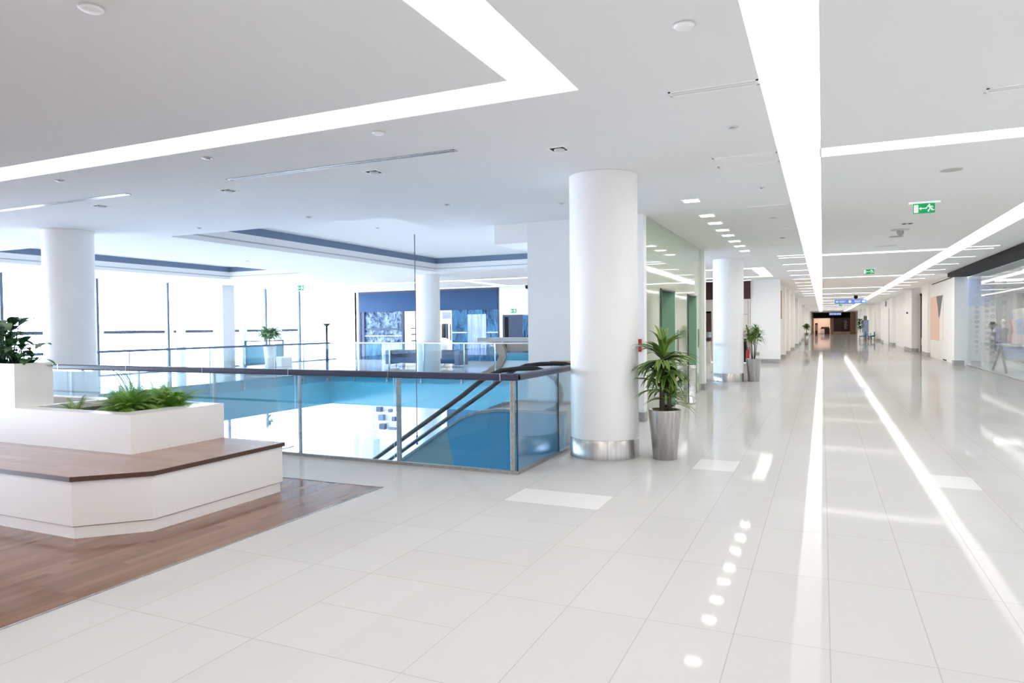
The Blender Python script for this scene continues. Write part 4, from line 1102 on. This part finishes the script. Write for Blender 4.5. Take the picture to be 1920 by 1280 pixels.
# teal chairs and table by the white pot
def chair(x, y, label):
    t = thing('chair', label, 'chair', (x, y, 0), 'teal corridor chairs')
    MB().box(x - .28, x + .28, y - .28, y + .28, .38, .46, .02).build('seat', 'tealcloth', t)
    MB().box(x + .2, x + .28, y - .28, y + .28, .46, .85, .02).build('backrest', 'tealcloth', t)
    for dx in (-.24, .24):
        for dy in (-.24, .24): MB().tube([(x + dx, y + dy, 0), (x + dx, y + dy, .39)], .018, 6).build('leg', 'brown', t)
chair(3.5, 73.7, 'teal chair next to the square white pot'); chair(4.2, 72.9, 'teal chair in front of the small white table'); chair(4.6, 76.2, 'teal chair behind the small white table')
t = thing('cafe_table', 'small white table among the teal chairs', 'table', (4.2, 74.5, 0))
MB().lathe([(.4, .72), (.4, .75)], (4.2, 74.5, 0), 24).build('tabletop', 'white', t); MB().lathe([(.04, 0.02), (.03, .72)], (4.2, 74.5, 0), 12).build('stem', 'chrome', t); MB().lathe([(.25, 0), (.25, .02)], (4.2, 74.5, 0), 20).build('base', 'chrome', t)
t = thing('info_stand', 'pale lilac information stand behind the square white pot', 'stand', (3.9, 77.5, 0))
MB().box(3.6, 4.2, 77.4, 77.6, .3, 2.0).build('panel', 'paleblue', t); MB().box(3.7, 4.1, 77.35, 77.65, 0, .3).build('base', 'grey', t); MB().box(3.75, 4.05, 77.38, 77.4, 1.95, 2.4).build('screen', 'charcoal', t)

# ------------------------------------------------------------------ glass shopfront on the right
GX = 5.05
t = thing('glass_shopfront', 'tall frameless glass shopfront under a black fascia', 'shopfront', (GX, 24, 0))
for a, b in ((17., 20.7), (20.71, 24.4), (24.41, 28.1), (28.11, 31.14)):
    MB().box(GX, GX + .012, a, b, .02, 3.39).build('glass_pane', 'shopglass', t)
MB().box(4.39, 5.09, 17., 31.13, 3.39, CZ - .003).build('fascia', 'black', t)
MB().box(GX - .015, GX + .03, 17., 31.13, 0, .025).build('base_channel', 'steelh', t)
si = MB(); SXB, SYE = 9.2, 44.
si.box(SXB, SXB + .1, 17, SYE, 0, 3.5); si.box(GX + .2, SXB, 17, 17.1, 0, 3.5); si.box(5.3, SXB, SYE - .1, SYE, 0, 3.5); si.box(5.2, SXB, 17, 31.55, 3.42, 3.5); si.box(5.2, SXB, 31.55, SYE, 3.42, 3.5)
struct('wall_shop_display', si, 'white')
struct('floor_shop', sheet(MB(), GX, SXB, 17, SYE, 0, []), 'laminate')
for y, lb in ((22, 'nearest'), (28, 'second'), (35, 'farthest')):
    tag(MB().box(6.2, 7.6, y - .5, y + .5, 3.385, 3.415).build('shop_light_panel', 'shoplamp'), 'square ceiling light inside the glass shopfront, %s from this end' % lb, 'ceiling light', 'shop ceiling lights')
t = thing('backdrop_panel', 'tall periwinkle blue panel at the end of the glass shopfront', 'panel', (5.6, 33, 0))
MB().box(5.3, 6.3, 33.2, 33.3, 2.3, 3.4).build('upper_panel', 'paleblue', t); MB().box(5.3, 6.3, 33.2, 33.3, 0, 2.3).build('lower_panel', 'ltgrey', t)
pr_ = random.Random(4)
for k, (x, y, n) in enumerate(((5.3, 30.9, 14), (5.5, 30.2, 13), (5.5, 29.3, 12), (5.7, 28.6, 11))):
    t = thing('bauble_string', 'string of hanging clear glass baubles in the shop window, %s from the white pier' % ordinal[k], 'bauble string', (x, y, 3.4), 'bauble strings')
    MB().tube([(x, y, .5), (x, y, 3.4)], .003, 5).build('string', 'ltgrey', t)
    for i in range(n):
        MB().ball((x, y, .55 + 2.6 * (i + (k % 2) * .5) / n), pr_.uniform(.045, .075), 14, 9).build('bauble', 'bauble', t)
t = thing('trestle_table', 'white display table on slanted dark trestle legs in the shop window', 'table', (5.7, 27.5, 0))
MB().box(5.4, 5.95, 26.6, 28.3, .86, .92).build('tabletop', 'laminate', t)
MB().box(5.42, 5.9, 26.7, 28.2, .45, .86).build('cloth', 'paleblue', t)
for dy in (0, .14):
    b = MB(); b.tube([(5.4, 27.5 + dy, .86), (5.36, 26.5 + dy, 0)], .022, 8); b.build('leg', 'dark', t)
    b = MB(); b.tube([(5.4, 27.5 + dy, .86), (5.36, 28.4 + dy, 0)], .022, 8); b.build('leg', 'dark', t)
MB().tube([(5.38, 27.1, .45), (5.38, 25.2, .40)], .012, 6).build('stretcher', 'grey', t)
def mannequin(x, y, label, mtop, mbot, z0=0.):
    t = thing('mannequin', label, 'mannequin', (x, y, z0), 'dressed mannequins in the shop')
    MB().lathe([(.05, z0 + 1.38), (.055, z0 + 1.5), (.085, z0 + 1.6), (.09, z0 + 1.68), (.05, z0 + 1.76), (.001, z0 + 1.78)], (x, y, 0), 16, cap=False).build('head', 'beige', t)
    MB().lathe([(.16, z0 + .85), (.14, z0 + 1.02), (.19, z0 + 1.25), (.2, z0 + 1.36), (.06, z0 + 1.42)], (x, y, 0), 18).build('top', mtop, t)
    MB().lathe([(.2, z0 + .35), (.19, z0 + .6), (.16, z0 + .88)], (x, y, 0), 18).build('skirt', mbot, t)
    for s in (-1, 1):
        MB().tube([(x, y + s * .19, z0 + 1.34), (x, y + s * .24, z0 + 1.1), (x - .05, y + s * .22, z0 + .85)], .045, 8, r2=.03).build('arm', mtop, t)
        MB().tube([(x, y + s * .08, z0 + .4), (x, y + s * .08, z0 + .03)], .05, 8, r2=.035).build('leg', 'beige', t)
    MB().lathe([(.2, z0), (.2, z0 + .03)], (x, y, 0), 20).build('stand', 'chrome', t)
mannequin(7.0, 36.9, 'mannequin in blue outfit deep in the shop, beside the blue panel', 'bluecloth', 'navyfab')
mannequin(7.0, 35.3, 'mannequin in dark navy outfit in the shop, next to the lit shelf', 'navyfab', 'bluecloth')
mannequin(6.6, 31.4, 'mannequin in red dress on the glass shopfront display stand', 'redcl', 'redcl', .35)
mannequin(6.4, 30.0, 'mannequin in pale pink dress on the glass shopfront display stand', 'pinkcl', 'pinkcl', .35)
mannequin(6.2, 28.6, 'mannequin in pale blue dress nearest this end of the display stand', 'paleblue', 'pinkcl', .35)
t = thing('display_stand', 'low glossy display stand carrying the dressed mannequins', 'stand', (6.6, 30, 0))
MB().box(6.05, 7.2, 26.5, 32.2, .27, .35).build('platform', 'grey', t); MB().box(6.15, 7.1, 26.6, 32.1, 0, .27).build('base', 'laminate', t)
for k, y in enumerate((38.5, 39.9, 41.2)):
    t = thing('clothes_rail', 'tall rail of %s clothes on the back wall of the shop' % ('pale blue', 'deep blue', 'lilac')[k], 'clothes rail', (8.8, y, 0), 'clothes rails in the shop')
    MB().tube([(8.8, y - .5, 2.2), (8.8, y + .5, 2.2)], .02, 6).build('rail', 'dark', t)
    MB().box(8.5, 9.1, y - .45, y + .45, .7, 2.15, .03).build('clothes', ('paleblue', 'bluecloth', 'paleblue')[k], t)
    for s in (-.5, .5): MB().tube([(8.8, y + s, 0), (8.8, y + s, 2.2)], .02, 6).build('post', 'dark', t)

# ------------------------------------------------------------------ far end of the corridor
YE = END
we = MB(); we.box(-2.3, -1.43, YE, YE + .3, 0, CZ); we.box(4.2, 5.2, YE, YE + .3, 0, CZ); we.box(-2.3, 5.2, YE + 3.6, YE + 3.8, 0, CZ); we.box(-2.3, -2.2, YE, YE + 3.6, 0, CZ); we.box(5.1, 5.2, YE, YE + 3.6, 0, CZ)
struct('wall_end', we, 'tan')
t = thing('storefront', 'dark brown shopfront closing the far end of the corridor', 'shopfront', (1.4, YE, 0))
MB().box(-1.43, 4.2, YE - .1, YE + .1, 2.6, CZ - .01).build('fascia', 'black', t)
MB().box(1.2, 1.7, YE - .05, YE + .2, 0, 2.6).build('pier', 'tan', t)
MB().box(1.7, 4.2, YE, YE + .1, .3, 2.6).build('window_panel', 'brown', t)
MB().box(1.7, 4.2, YE - .02, YE + .1, 0, .3).build('plinth', 'peach', t)
b = MB()
for k in range(9): b.box(3.3, 3.85 - (k % 3) * .1, YE - .02, YE, .8 + k * .16, .86 + k * .16)
b.build('lettering_lines', 'ltgrey', t)
MB().box(-1.4, 1.2, YE + 3.5, YE + 3.55, 0, 2.6).build('back_panel', 'peach', t)
t = thing('display_counter', 'dark brown display counter inside the shop at the corridor end', 'counter', (.5, YE + 1.5, 0))
MB().box(-.3, 1.1, YE + 1., YE + 2., .75, .9).build('counter_top', 'brown', t); MB().box(.3, 1.1, YE + 1., YE + 2, 0, .75).build('base', 'maroon', t); MB().box(-.3, .25, YE + 1., YE + 1.6, 0, .5).build('white_box', 'white', t); MB().box(-.2, 1.0, YE + 1.2, YE + 1.8, .9, 1.1).build('goods', 'brown', t)
t = thing('sign_totem', 'slim brown totem standing before the shop at the corridor end', 'totem', (-.95, YE - .6, 0))
MB().box(-1.15, -.75, YE - .8, YE - .5, 0, 1.75).build('post', 'brown', t); MB().box(-1.1, -.8, YE - .82, YE - .8, .5, 1.5).build('panel', 'peach', t)
tag(MB().box(-1., 1., YE + .6, YE + 2.2, 2.7, 2.75).build('shop_light_panel', 'shoplamp'), 'warm ceiling light inside the shop at the corridor end', 'ceiling light')
